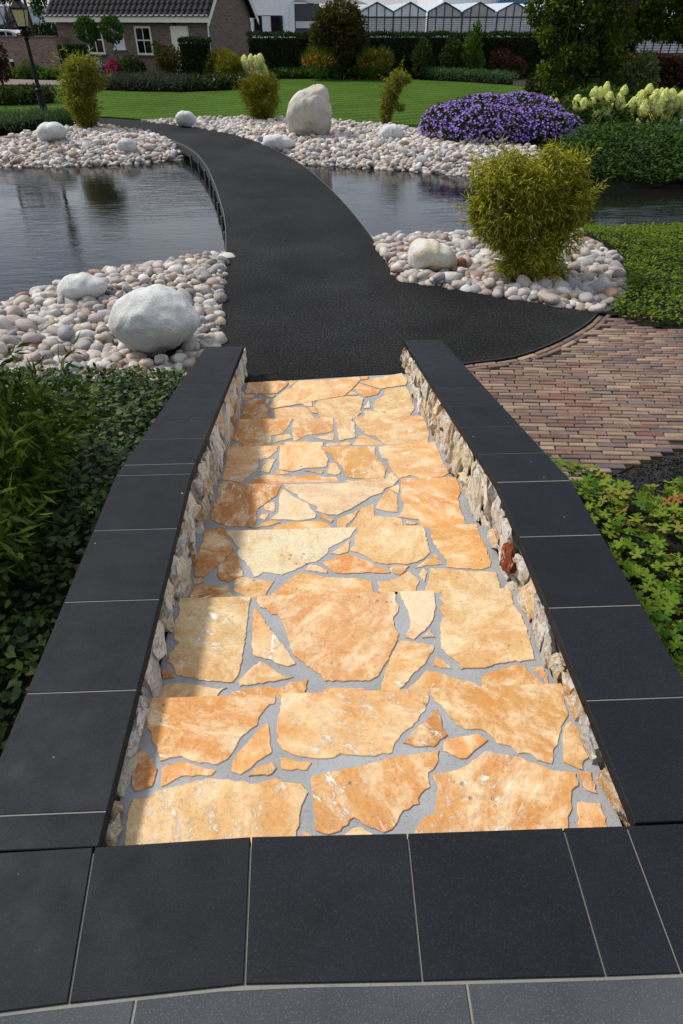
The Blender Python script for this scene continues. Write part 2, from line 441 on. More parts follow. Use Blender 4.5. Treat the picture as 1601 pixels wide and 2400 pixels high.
loops = np.stack([a, a + 1, a + 1 + nx, a + nx], 1)
ground = link("ground", fast_mesh("ground", V, loops.ravel(), np.arange(len(a)) * 4, np.full(len(a), 4), M_SOIL, True))
tag(ground, "dark bare soil under the whole garden", kind="structure")
water = MB().quad((-60, 4.0, WATER_Z), (60, 4.0, WATER_Z), (60, 18.2, WATER_Z), (-60, 18.2, WATER_Z)).build("pond_water", M_WATER)
tag(water, "dark rippled pond water reflecting the cloudy sky", kind="structure")

LAWN = ons([(340, 281), (460, 277), (585, 275), (680, 279), (779, 283), (888, 291), (985, 302), (1080, 300), (1250, 290)], 0) + [(12, 22), (16, 26)] + \
    ons([(1330, 215), (1203, 201), (1100, 194), (973, 188), (800, 186), (661, 186), (573, 211), (435, 217), (330, 216), (245, 213), (146, 200), (0, 200)], 0) + [(-26, 33), (-26, 25.2)] + \
    ons([(0, 264), (80, 268), (160, 272), (260, 275)], 0)
lawn = MB().prism(LAWN, -0.04, 0.015).build("lawn", M_LAWN)
tag(lawn, "striped mown green lawn behind the pond", kind="structure")
# pale stone edging between lawn and pebbles
ek = MB(); EDG = smooth_curve(ons([(330, 284), (460, 279.5), (585, 277.5), (680, 281.5), (779, 286), (888, 294), (985, 305)], 0), 4)
for (ax, ay), (bx, by) in zip(EDG[:-1], EDG[1:]):
    L = math.hypot(bx - ax, by - ay); ek.box(((ax + bx) / 2, (ay + by) / 2, 0.0), (L - 0.012, 0.07, 0.07), math.atan2(by - ay, bx - ax), 0.006)
tag(ek.build("lawn_edging", M_CONCRETE), "thin pale concrete edging between lawn and pebbles", kind="structure")
# brick-coloured path by the house
tag(MB().prism(ons([(0, 199.5), (146, 199.5), (240, 212), (240, 203), (150, 190), (0, 186)], 0), -0.03, 0.02).build("house_path", plain("path_clinker", (0.17, 0.13, 0.115), 0.9, 0.2, var=0.3, scale=30)), "greyish pink paved path along the garden wall", kind="structure")

# ------------------------------------------------------------------ asphalt footbridge
LEFT = smooth_curve([(-0.86, 4.78), (-0.885, 5.52), (-0.915, 6.14), (-0.965, 6.99), (-1.06, 8.2), (-1.24, 9.91), (-1.43, 11.14), (-1.77, 13.0), (-2.1, 14.53), (-2.54, 16.08), (-3.05, 17.25), (-3.72, 18.3), (-4.48, 19.08), (-5.5, 19.98), (-6.4, 20.75), (-7.5, 21.5), (-9.2, 21.95), (-22, 22.2)], 5)
RIGHT = smooth_curve([(0.94, 7.26), (0.89, 7.84), (0.82, 8.73), (0.72, 9.63), (0.49, 11.2), (0.165, 12.91), (-0.13, 14.2), (-0.41, 15.12), (-0.80, 16.25), (-1.3, 17.42), (-1.84, 18.4), (-2.82, 19.66), (-3.8, 20.5), (-4.7, 21.1), (-6.2, 21.9), (-7.6, 22.6), (-9.5, 23.3), (-22, 24)], 5)
ARC = smooth_curve([(2.86, 6.18), (2.58, 5.83), (2.14, 5.43), (1.73, 5.17), (1.31, 5.06), (1.0, 4.98)], 5)
deck_poly = LEFT + RIGHT[::-1] + [(1.78, 6.81), (2.38, 6.44)] + ARC + [(0.9, 4.9), (0.76, 4.9), (0.3, 4.865), (-0.2, 4.82), (-0.58, 4.79)]
bridge = empty("footbridge", (0, 8, 0))
tag(bridge, "curved black asphalt footbridge running from the steps across the pond", "footbridge")
MB().prism(deck_poly, -0.10, 0.0).build("deck", M_ASPHALT, bridge)
def strip(curve, off, w, z0, z1, name, mat, parent):
    m = MB(); C = np.array(curve); T = np.gradient(C, axis=0); T /= np.linalg.norm(T, axis=1)[:, None]; N = np.stack([-T[:, 1], T[:, 0]], 1)
    A = C + N * off; B = C + N * (off + w); n = len(C)
    P = [(x, y, z0) for x, y in A] + [(x, y, z0) for x, y in B] + [(x, y, z1) for x, y in B] + [(x, y, z1) for x, y in A]
    F = []
    for k in range(n - 1):
        for r in range(4): F.append((r * n + k, r * n + k + 1, ((r + 1) % 4) * n + k + 1, ((r + 1) % 4) * n + k))
    m.add(P, F); return m.build(name, mat, parent)
BR_L = [p for p in LEFT if 8.2 < p[1] < 20.6]; BR_R = [p for p in RIGHT if 7.2 < p[1] < 20.4]
strip([p for p in LEFT if 5 < p[1] < 20.9], 0.003, 0.008, -0.035, 0.004, "edge_strip", M_STEEL, bridge)
strip(BR_L, 0.001, 0.006, -0.20, -0.036, "fascia", M_DARKSTEEL, bridge)
strip([p for p in RIGHT if 7.0 < p[1] < 20.9], -0.011, 0.008, -0.035, 0.004, "edge_strip", M_STEEL, bridge)
strip(BR_R, -0.007, 0.006, -0.20, -0.036, "fascia", M_DARKSTEEL, bridge)
strip(ARC, -0.015, 0.012, -0.05, 0.006, "edge_strip", M_DARKSTEEL, bridge)
for crv, s in ((BR_L, -1), (BR_R, 1)):
    strip(crv, 0.10 * s if s > 0 else -0.22, 0.12, -0.30, -0.10, "beam", M_DARKSTEEL, bridge)
    C = np.array(crv); seg = np.r_[0, np.cumsum(np.hypot(*np.diff(C, axis=0).T))]
    for q in np.arange(0.4, seg[-1], 0.95):
        x, y = np.interp(q, seg, C[:, 0]), np.interp(q, seg, C[:, 1])
        if not 9.3 < y < 17.6: continue
        MB().tube([(x + 0.03 * s * -1 * -1, y, -0.8), (x + 0.03 * s, y, -0.12)], 0.022, 8).build("post", M_STEEL, bridge)

# ------------------------------------------------------------------ crazy-paved steps
RISE = 0.66 / 7
NOSE = [0.80, 1.324, 1.878, 2.424, 2.964, 3.50, 4.013]       # distance of each step's edge
XL, XR = -0.60, 0.825
LAND_END = lambda x: 4.80 + (x + 0.58) * 0.085
steps = empty("garden_steps", (0.1, 2.6, 0))
tag(steps, "wide garden steps of orange crazy-paved sandstone between two low walls", "steps")
tz = [0.66 - RISE * k for k in range(8)]                       # tz[k] = tread k, tz[7] = landing
for k in range(1, 8):
    y0 = NOSE[k - 1] - 0.03
    y1 = NOSE[k] if k < 7 else None
    m = MB()
    if y1: m.box(((XL + XR) / 2, (y0 + y1) / 2 - 0.004, (tz[k] - 0.0035 - 0.1) / 2), (XR - XL, y1 - y0 - 0.008, tz[k] - 0.0035 + 0.1))
    else: m.prism([(XL, y0), (XR, y0), (XR, LAND_END(XR) - 0.01), (XL, LAND_END(XL) - 0.01)], -0.1, 0.0 - 0.006)
    m.build("mortar_bed", M_MORTAR, steps)
ZO = dict(A=(280, 1580, 2.529), B=(880, 1580, 2.529), C=(360, 1360, 3.136), D=(840, 1360, 3.136), E=(440, 1210, 3.92), F=(820, 1210, 3.92),
          G=(480, 1100, 4.9), H=(790, 1100, 4.9), I=(500, 960, 5.2267), J=(790, 960, 5.2267), K=(540, 860, 6.533), L=(770, 860, 6.533))
STONES = {1: """oA 185,155 925,140 920,175 890,180 865,205 835,245 820,300 735,360 700,410 660,480 580,535 430,515 370,485 300,495 240,515 225,460 190,370 165,320 162,250
rA 120,440 160,460 225,560 195,665 90,695 70,600 88,560
oA 245,555 390,515 480,545 575,570 545,600 370,605 250,665
oA 875,280 890,340 905,460 800,535 720,595 665,580 670,520 690,480 770,390
cA 905,518 932,555 905,590 765,605 800,560
oA 950,490 1140,525 1110,568 965,562
cA 85,735 160,735 240,685 430,640 545,615 640,620 690,635 740,630 780,650 930,615 975,640 1080,650 1120,700 1080,780 1050,960 1045,1040 20,1080 45,830
cA 962,135 B 0,105 300,100 320,140 300,185 300,210 230,290 120,400 100,465 0,485 A 1440,485 1310,470 1270,495 1200,500 1130,495 1040,480 970,450 930,395 945,370 930,340 940,260
oB 325,100 640,80 1110,60 1112,130 1145,240 1100,310 1085,390 1060,440 1050,530 960,510 920,470 845,470 800,425 725,410 690,365 650,335 530,325 480,300 430,235 395,185 350,160
rB 365,205 385,245 395,305 430,360 350,430 230,430 165,408 200,370
oB 600,350 670,390 620,430 540,500 500,500 405,455 405,400 480,375
oB 1160,280 1210,330 1235,430 1265,495 1235,515 1230,568 1115,520 1110,380 1125,310
oB 1200,575 1280,580 1315,708 1245,685
oB 1195,760 1335,762 1380,910 1400,960 1210,960 1200,880
oB 340,595 500,560 560,530 650,455 740,470 840,490 950,530 1070,570 1190,585 1205,660 1165,690 1160,760 1145,910 1145,960 215,990 250,900 290,850 350,830 360,760 370,660
oA 1150,600 1400,545 1550,515 B 100,490 380,450 375,510 345,565 315,580 325,670 270,710 260,770 165,810 130,880 100,920 50,940 A 1480,905 1390,850 1310,930 1240,950 1170,930 1150,780 1135,650
oA 1340,945 1380,915 1440,905 1500,945 1520,1010 1320,1010
oA 1088,930 1140,950 1150,1010 1085,1010""",
2: """cC 190,130 715,125 700,210 690,300 665,480 650,600 625,690 580,750 400,740 270,715 170,695 150,640 105,600 105,550 150,490 185,465 150,440 150,370 160,290 185,260
oC 745,200 780,245 880,380 960,480 1045,615 990,632 900,610 850,580 735,550 720,470 725,380 735,300 725,260
cC 780,592 840,620 940,690 1028,710 800,760 635,778 620,740 700,660
cC 750,115 1568,92 D 290,85 270,110 275,150 300,190 295,230 260,270 265,330 300,400 290,440 245,520 230,580 180,640 150,700 80,740 0,735 C 1262,742 1230,690 1150,640 1080,590 1020,540 1000,450 975,370 940,290 910,250 870,250 830,205 780,200
wD 305,80 555,68 570,185 550,290 530,320 470,380 410,435 350,420 350,395 380,350 385,300 370,230 340,170 305,110
pD 530,362 562,418 465,422
cD 310,443 420,450 560,480 555,510 510,580 470,630 400,690 370,740 300,810 290,870 165,870 170,760 200,660 240,560
oD 575,550 640,600 688,650 552,628
cD 600,75 1110,58 1140,180 1205,260 1250,400 1280,500 1300,585 1100,600 900,645 755,655 745,610 670,560 610,500 605,400 600,320 635,265 590,200 630,170 585,130 620,110
oD 500,660 600,680 740,730 860,755 890,790 760,795 760,860 350,860 360,805 430,740
oD 900,700 1000,660 1150,620 1210,625 1360,762 1370,820 930,830
cD 1275,635 1350,628 1440,755 1440,800 1400,800 1380,752
rC 65,660 110,640 150,715 65,728
cC 30,830 100,760 240,755 400,785 470,800 540,788 480,830 465,862 460,930 20,930
oC 525,865 580,820 690,795 830,780 890,795 960,780 1000,750 1135,728 1110,820 1140,850 1140,920 525,930
oC 1255,800 1330,788 1550,795 D 65,825 60,880 C 1255,910""",
3: """rE 150,150 335,152 425,300 350,380 290,455 215,490 185,530 150,558 65,555 60,440 70,380 110,310 135,240
rE 425,322 450,360 480,450 510,545 440,565 370,610 300,585 262,540 300,440 360,380
wE 345,150 1555,122 1500,185 1400,240 1300,290 1285,340 1200,405 1090,440 990,490 870,540 780,520 690,515 655,545 610,558 580,480 540,430 480,380 450,330 480,295 420,230
cE 1485,215 1475,330 1400,350 1315,345
cE 1120,440 1200,455 1285,495 1280,522 1080,490
oE 1225,430 1330,385 1490,342 F 0,345 100,385 240,450 380,515 300,525 200,515 100,520 0,525 E 1440,528 1345,518 1290,470
cF 105,115 680,92 700,190 738,330 690,380 620,420 540,440 410,432 340,440 230,425 160,375 80,335 0,315 45,260 45,180
oF 735,98 1165,62 1200,180 1250,290 1300,420 1290,465 1200,490 1050,480 890,465 895,410 830,330 770,240 745,170
oF 785,343 850,440 770,445 690,455 600,478 680,410
oF 340,455 550,458 460,542 400,520
cF 680,470 712,515 685,600 630,535
cF 545,505 640,590 610,670 610,740 290,740 250,600 400,580 470,540
cF 740,475 900,480 1100,505 1340,510 1385,655 1395,730 690,740 700,640 735,580
oE 985,535 1030,515 1130,525 1250,555 1400,560 1568,565 F 195,590 215,695 215,750 E 740,780 770,710
oE 445,570 510,555 600,575 795,595 750,660 720,715 700,780 540,780 520,730 420,680 425,620
rE 40,650 200,630 370,630 385,690 440,735 440,800 10,800
oE 62,575 130,572 155,600 55,630""",
4: """rG 170,172 880,172 860,225 830,300 700,385 615,450 585,520 595,580 550,670 480,650 310,662 170,625 80,580 70,500 90,420 130,340 150,240
wG 895,172 1568,160 H 290,135 720,130 650,190 560,215 520,270 380,315 330,355 200,430 0,525 G 1430,520 1275,480 1300,430 1210,395 1080,330 1070,290 945,235
wG 905,228 950,260 1030,320 1190,390 1215,445 1280,510 1270,555 1100,590 950,580 760,575 760,555 850,490 855,330 875,260
oG 690,395 800,372 808,470 790,490 700,470 680,430
cG 740,505 690,582 625,555 640,520
oG 770,580 870,605 750,645 560,672 650,620
cG 1360,512 1480,580 1455,612 1315,540
oH 0,570 265,455 190,560 75,690 70,750 20,750
cH 420,395 430,480 430,530 700,550 740,570 765,650 770,720 110,740 140,660 230,540 270,450
oH 600,232 690,290 700,490 600,485 440,450 520,310
cH 595,215 650,190 715,170 705,275
oH 735,128 1370,108 1425,260 1390,330 1420,460 1480,620 1475,680 970,700 940,580 700,545 760,460 765,380 735,350
oH 800,590 925,620 840,638 790,625
oG 760,700 830,640 1000,605 1300,588 1400,620 1480,685 1480,760 750,760
oG 330,720 440,685 600,700 690,680 705,690 700,760 330,760
rG 50,690 220,650 265,725 265,780 30,780""",
5: """cI 170,448 795,450 785,500 680,590 550,620 560,690 520,745 480,770 400,825 345,895 210,870 95,855 150,700
cI 680,605 775,608 735,655 680,778 575,750
cI 818,455 1300,455 1370,530 1410,600 1385,700 1290,710 1110,720 970,760 805,735
oI 760,745 830,740 945,785 780,795
cI 1110,750 1355,745 1340,785 1250,770
cI 1435,650 1490,650 1555,740 J 50,745 20,790 I 1495,800 1400,780
oI 1310,455 1568,450 J 470,450 470,540 500,610 610,710 575,850 350,850 200,840 110,820 100,760 60,690 I 1490,640 1460,550 1380,520
cJ 510,450 1205,422 1280,590 1370,780 1300,820 1200,830 1030,840 900,800 770,840 700,770 640,690 630,610 550,590
cJ 640,760 690,765 765,860 750,900 590,870
cJ 65,880 150,860 230,875 80,895
oI 490,830 700,790 900,830 980,820 1230,795 1400,830 1500,820 1550,880 1560,960 410,970
cI 100,890 200,870 260,905 250,940 100,940""",
6: """oI 320,118 980,108 930,185 860,285 710,325 705,445 705,500 360,490 350,410 235,370 230,330 270,240
cI 770,320 930,298 980,345 760,400
cI 1000,115 1470,98 1480,250 1370,290 1150,310 990,390 975,330 960,210
cI 1230,345 1380,310 1480,280 1475,380
cI 1490,98 1568,98 J 190,95 180,140 220,170 225,340 30,380
cJ 215,90 1040,68 1090,170 1130,290 1110,420 1100,480 640,470 480,330 370,305 260,205 230,160
cJ 200,420 280,315 330,310 430,360 630,440 620,490 190,490
oJ 0,400 120,390 185,420 130,445 120,500 I 1380,500 1390,410
cI 870,400 1080,385 1350,400 1335,480 860,490
oI 760,420 850,420 850,470 750,480
oI 235,430 300,415 320,465 240,470""",
7: """oK 270,240 780,210 900,240 850,300 720,400 600,410 215,405
cK 900,210 1035,205 970,260 910,290
cK 1045,210 1568,190 L 300,160 470,150 490,185 430,265 340,355 240,440 0,480 K 1330,510 1090,560 820,605 640,640 580,600 660,530 660,490 790,400 850,345 960,320 930,295
rK 370,485 530,490 500,560 560,590 610,650 595,720 600,800 600,860 110,860 200,660 210,560
cK 670,645 820,618 1080,610 1170,630 1220,700 1310,790 1310,860 690,860
cK 1090,570 1240,530 1260,605 1190,605
oK 1195,615 1280,615 1345,710 1260,700
cK 1340,510 1568,480 L 230,450 480,450 540,480 510,590 490,670 510,690 450,745 450,820 K 1385,820 1350,690 1290,590
cL 490,240 620,190 1120,95 1210,200 1190,270 870,320 790,335 620,280
oL 480,150 615,140 590,190 510,190
cL 460,250 640,300 800,345 750,420 560,460 470,400 400,340
cL 350,365 450,410 440,425 280,430
cL 880,330 1190,300 1240,400 1280,500 1320,630 1250,735 1250,790 1090,760 870,690 690,670 690,590 710,510 850,430
wL 630,490 635,625 535,630
cL 550,670 660,670 1060,725 1060,800 550,800
oK 210,425 340,425 360,455 210,520
oK 490,425 700,430 640,470
wK 545,490 615,490 550,585"""}
TONE = dict(o=(0.665, 0.345, 0.13), c=(0.685, 0.425, 0.20), r=(0.49, 0.205, 0.065), w=(0.73, 0.575, 0.37), p=(0.62, 0.47, 0.35))
def clip_half(poly, n, d):
    """keep the side where n.p <= d"""
    out = []
    for i in range(len(poly)):
        a, b = poly[i], poly[(i + 1) % len(poly)]
        fa, fb = n[0] * a[0] + n[1] * a[1] - d, n[0] * b[0] + n[1] * b[1] - d
        if fa <= 0: out.append(a)
        if (fa < 0) != (fb < 0) and fa != fb:
            t = fa / (fa - fb); out.append((a[0] + t * (b[0] - a[0]), a[1] + t * (b[1] - a[1])))
    return out
def ragged(poly, step, amp, seed, keep_y=None):
    r = random.Random(seed); out = []
    for i in range(len(poly)):
        a, b = poly[i], poly[(i + 1) % len(poly)]
        L = math.hypot(b[0] - a[0], b[1] - a[1]); n = max(1, int(L / step)); out.append(a)
        flat = keep_y is not None and abs(a[1] - keep_y) < 0.012 and abs(b[1] - keep_y) < 0.012
        for q in range(1, n):
            t = q / n; j = 0 if flat else r.gauss(0, amp)
            j = max(-2.2 * amp, min(2.2 * amp, j))
            out.append((a[0] + t * (b[0] - a[0]) - j * (b[1] - a[1]) / L, a[1] + t * (b[1] - a[1]) + j * (b[0] - a[0]) / L))
    return out
def slab_mesh(name, poly, z0, z1, ch, mat):
    n = len(poly)
    if sum(poly[i][0] * poly[(i + 1) % n][1] - poly[(i + 1) % n][0] * poly[i][1] for i in range(n)) < 0: poly = poly[::-1]
    A = np.array(poly); T = np.roll(A, -1, 0) - np.roll(A, 1, 0); T /= (np.linalg.norm(T, axis=1)[:, None] + 1e-9)
    inn = A + np.stack([-T[:, 1], T[:, 0]], 1) * ch
    P = [(x, y, z0) for x, y in A] + [(x, y, z1 - ch) for x, y in A] + [(x, y, z1) for x, y in inn]
    F = [(i, (i + 1) % n, n + (i + 1) % n, n + i) for i in range(n)] + [(n + i, n + (i + 1) % n, 2 * n + (i + 1) % n, 2 * n + i) for i in range(n)] + [tuple(range(2 * n, 3 * n))]
    return make_mesh(name, P, F, mat)
sr = random.Random(3)
for k, txt in STONES.items():
    for q, line in enumerate(txt.split('\n')):
        tone = line[0]; zk = None; px = []
        for tok in line[1:].split():
            if tok in ZO: zk = ZO[tok]; continue
            x, y = map(float, tok.split(',')); px.append((zk[0] + x / zk[2], zk[1] + y / zk[2]))
        poly = [tuple(on(x, y, tz[k])[:2]) for x, y in px]
        y_front = NOSE[k] if k < 7 else None
        poly = [(x, y_front + 0.004 if y_front and abs(y - y_front) < 0.024 else y) for x, y in poly]   # worn edge lies on the step's nose
        poly = clip_half(poly, (0, -1), -(NOSE[k - 1] - 0.02))
        poly = clip_half(clip_half(poly, (1, 0), 0.806), (-1, 0), 0.596)
        if k == 7: poly = clip_half(poly, (-0.085, 1), 4.80 + 0.58 * 0.085)
        if len(poly) < 3: continue
        poly = ragged(poly, 0.013 if k < 4 else 0.02, 0.0022, k * 100 + q, y_front + 0.004 if y_front else None)
        rise = sr.uniform(0.000, 0.0022)
        b = TONE[tone]; f = sr.uniform(0.80, 1.0); g = sr.uniform(0.9, 1.1)
        link("paving_stone", slab_mesh("paving_stone", poly, tz[k] - 0.03, tz[k] + rise, 0.0018, M_TREAD), steps, (b[0] * f, b[1] * f * g, b[2] * f * g))

# ------------------------------------------------------------------ parapet walls with black cap stones
def cap_z(Y, kink): return 0.66 if Y <= kink else 0.66 - 0.1725 * (Y - kink)
rock_mesh = []
for q in range(14):
    bm = bmesh.new(); rr = random.Random(100 + q)
    for _ in range(15):
        v = Vector((rr.gauss(0, 1), rr.gauss(0, 1), rr.gauss(0, 1))).normalized() * rr.uniform(0.7, 1.15)
        bm.verts.new((max(-.62, min(.62, v.x)), max(-.72, min(.72, v.y)), max(-.75, min(.75, v.z))))
    res = bmesh.ops.convex_hull(bm, input=bm.verts)
    bmesh.ops.delete(bm, geom=[e for e in res['geom_interior'] if isinstance(e, bmesh.types.BMVert)], context='VERTS')
    bmesh.ops.subdivide_edges(bm, edges=bm.edges[:], cuts=3)
    bmesh.ops.triangulate(bm, faces=bm.faces[:])
    for v in bm.verts:
        s_ = Vector((v.co.x * 2, v.co.y * 2.4, v.co.z * 1.1)); o_ = Vector((q * 3.1, 0, 0)); v.co += mnoise.noise_vector(s_ * 1.1 + o_) * 0.22 + mnoise.noise_vector(s_ * 2.9 + o_) * 0.13 + mnoise.noise_vector(s_ * 6.5 + o_) * 0.06
    me = bpy.data.meshes.new("rubble_stone"); bm.to_mesh(me); bm.free(); me.materials.append(M_RUBBLE)
    rock_mesh.append(me)
RUBBLE_TONES = [(0.66, 0.54, 0.34), (0.58, 0.54, 0.48), (0.76, 0.68, 0.51), (0.62, 0.36, 0.15), (0.46, 0.43, 0.39), (0.80, 0.76, 0.68), (0.60, 0.50, 0.35), (0.70, 0.46, 0.22)]
def tread_level(Y):
    for k in range(1, 7):
        if Y < NOSE[k]: return tz[k]
    return 0.0
def parapet(label, xi0, xo0, xi1, xo1, joints, kink, yend, seed):
    rr = random.Random(seed)
    tp = lambda Y: max(0.0, min(1.0, (Y - kink) / (yend - kink))); XI = lambda Y: xi0 + (xi1 - xi0) * tp(Y); XO = lambda Y: xo0 + (xo1 - xo0) * tp(Y); xi, xo = xi0, xo0
    w = empty("parapet_wall", ((xi + xo) / 2, 2.8, 0)); tag(w, label, "wall", "low walls along the steps")
    s = 1 if xo > xi else -1
    # body
    yy = [0.80, kink, yend - 0.03]
    P = []
    for y in yy: core_i, core_o = XI(y) + 0.028 * s, XO(y) - 0.02 * s; P += [(core_i, y, -0.1), (core_o, y, -0.1), (core_o, y, cap_z(y, kink) - 0.042), (core_i, y, cap_z(y, kink) - 0.042)]
    F = [(0, 1, 2, 3), (11, 10, 9, 8)]
    for r in range(2):
        o = r * 4; F += [(o + k, o + (k + 1) % 4, o + 4 + (k + 1) % 4, o + 4 + k)[::-1] for k in range(4)]
    MB().add(P, F).build("mortar_core", M_MORTAR, w)
    # caps: one stone per joint interval, pale joint strip beneath
    js = joints
    for a, b in zip(js[:-1], js[1:]):
        g = 0.0012; a_, b_ = a + g, b - g
        za, zb = cap_z(a_, kink), cap_z(b_, kink); ch = 0.0022; T = 0.04; j = rr.uniform(-0.0006, 0.0006)
        za += j; zb += j
        la, ra, lb, rb = min(XI(a), XO(a)), max(XI(a), XO(a)), min(XI(b), XO(b)), max(XI(b), XO(b))
        ring = lambda dx, dz: [(la + dx, a_ + dx, za + dz), (ra - dx, a_ + dx, za + dz), (rb - dx, b_ - dx, zb + dz), (lb + dx, b_ - dx, zb + dz)]
        P = ring(0, -T) + ring(0, -ch) + ring(ch, 0)
        F = [(3, 2, 1, 0)] + [(k, (k + 1) % 4, 4 + (k + 1) % 4, 4 + k) for k in range(4)] + [(4 + k, 4 + (k + 1) % 4, 8 + (k + 1) % 4, 8 + k) for k in range(4)] + [(8, 9, 10, 11)]
        MB().add(P, F).build("cap_stone", M_CAP, w)
    for a in js[1:-1]:
        MB().box(((XI(a) + XO(a)) / 2, a, cap_z(a, kink) - 0.0185), (abs(XO(a) - XI(a)) - 0.006, 0.006, 0.034)).build("joint", M_JOINT if a < 2.7 else M_JOINT2, w)
    # rubble face on the stair side, and a plainer one outside
    y = 0.84; n = 0
    while y < yend - 0.05:
        wd = rr.choice((0.06, 0.09, 0.12, 0.15, 0.19)) * rr.uniform(0.85, 1.15); yc = y + wd / 2
        top = cap_z(yc, kink) - 0.045; bot = tread_level(yc) - 0.05
        h = top - bot; rows = 1 if h < 0.2 else rr.choice((1, 2, 2))
        cut = rr.uniform(0.4, 0.6)
        spans = [(bot, top)] if rows == 1 else [(bot, bot + h * cut), (bot + h * cut, top)]
        for (z0, z1) in spans:
            o = link("rubble_stone", rr.choice(rock_mesh), w, rr.choice(RUBBLE_TONES))
            lean = rr.uniform(-0.55, 0.25)
            o.location = (XI(yc) + s * rr.uniform(0.012, 0.022), yc + rr.uniform(-0.01, 0.01), (z0 + z1) / 2)
            o.rotation_euler = (lean, rr.uniform(-0.12, 0.12), rr.choice((0, math.pi)) + rr.uniform(-0.15, 0.15))
            o.scale = (rr.uniform(0.042, 0.06), wd * rr.uniform(0.66, 0.78), (z1 - z0) * rr.uniform(0.60, 0.70)); n += 1
        y += wd * rr.uniform(0.86, 1.0)
    for z in (0.06, 0.16):                       # end of the wall
        if z > cap_z(yend, kink) - 0.05: continue
        for t in (0.22, 0.55, 0.85):
            o = link("rubble_stone", rr.choice(rock_mesh), w, rr.choice(RUBBLE_TONES))
            o.location = (xi1 + (xo1 - xi1) * t, yend - 0.035, z); o.scale = (0.085, 0.045, 0.075); o.rotation_euler = (0, rr.uniform(-.3, .3), rr.uniform(-.2, .2))
    return w
wall_l = parapet("low rubble wall with black cap stones on the pond-boulder side of the steps, face shaded", -0.596, -0.945, -0.580, -0.885, [0.803, 0.897, 1.292, 1.693, 2.106, 2.51, 2.629, 2.96, 3.294, 3.645, 3.953, 4.317, 4.64, 4.96], 2.51, 4.96, 5)
wall_r = parapet("low rubble wall with black cap stones beside the brick paving, face sunlit", 0.820, 1.165, 0.752, 1.070, [0.803, 1.189, 1.587, 1.988, 2.379, 2.708, 3.088, 3.445, 3.816, 4.145, 4.497, 4.876, 5.157], 2.379, 5.157, 6)
# the one red stone of the sunlit wall
def m_red():
    t = NT("red_veined_stone"); v = t.coord()
    c = t.ramp(t.noise(v, 2.2, 6, 0.65, 1.2), [(0.35, (0.16, 0.035, 0.018)), (0.5, (0.42, 0.095, 0.035)), (0.57, (0.46, 0.12, 0.05)), (0.60, (0.75, 0.66, 0.58))])
    t.set(c, 0.85, 0.2).bump(t.noise(v, 4, 8, 0.7), 0.9, 0.15); return t.m
red_me = rock_mesh[3].copy(); red_me.name = "rubble_stone_red"; red_me.materials[0] = m_red()
o = link("rubble_stone", red_me, wall_r); o["label"] = "rust red stone with white veins"
o.location = (0.816, 2.02, 0.50); o.scale = (0.045, 0.115, 0.135); o.rotation_euler = (0.25, 0, 0)

# ------------------------------------------------------------------ terrace at the head of the steps
terrace = MB().prism([(-1.7, -2.5), (2.2, -2.5), (2.2, 0.797), (-1.7, 0.797)], -0.1, 0.618).build("terrace", M_MORTAR)
tag(terrace, "black and grey tiled terrace at the head of the steps", kind="structure")
def tile(poly, z, name, mat, ch=0.0025):
    link(name, slab_mesh(name, poly, z - 0.04, z, ch, mat), terrace)
g = 0.0026
TX = [(-1.41, -1.40), (-1.01, -0.97), (-0.606, -0.575), (-0.202, -0.194), (0.209, 0.201), (0.623, 0.614), (0.792, 0.785), (1.20, 1.195), (1.61, 1.605), (2.02, 2.015)]
TY0 = [0.43, 0.445, 0.4705, 0.4885, 0.4775, 0.469, 0.467, 0.465, 0.465, 0.465]; TY1 = [0.795, 0.797, 0.803, 0.812, 0.803, 0.799, 0.797, 0.797, 0.797, 0.797]
for q in range(len(TX) - 1):
    (a, a2), (b, b2) = TX[q], TX[q + 1]
    tile([(a + g, TY1[q]), (b - g, TY1[q + 1]), (b2 - g, TY0[q + 1]), (a2 + g, TY0[q])], 0.660, "black_tile", M_CAP)
SX = [-1.66, -1.18, -0.43, 0.30, 1.04, 1.78]
for r, (y1, y0) in enumerate([(0.4665, -0.15), (-0.155, -0.77), (-0.775, -1.4)]):
    off = 0.0 if r % 2 == 0 else 0.33
    for a, b in zip(SX[:-1], SX[1:]):
        ya, yb = (float(np.interp(x, [t_[1] for t_ in TX], TY0)) - 0.0075 if r == 0 else y1 for x in (a, b))
        mid = [((b * (1 - f) + a * f), float(np.interp(b * (1 - f) + a * f, [t_[1] for t_ in TX], TY0)) - 0.0075) for f in (0.25, 0.5, 0.75)][::-1] if r == 0 else []
        tile([(a + off + 0.003, ya)] + mid + [(b + off - 0.003, yb), (b + off - 0.003 - 0.01, y0), (a + off + 0.003 - 0.01, y0)], 0.6575, "grey_slab", M_SLAB)
MB().box((0.2, -0.4, 0.636), (3.7, 2.38, 0.036)).build("grout", M_JOINT, terrace)

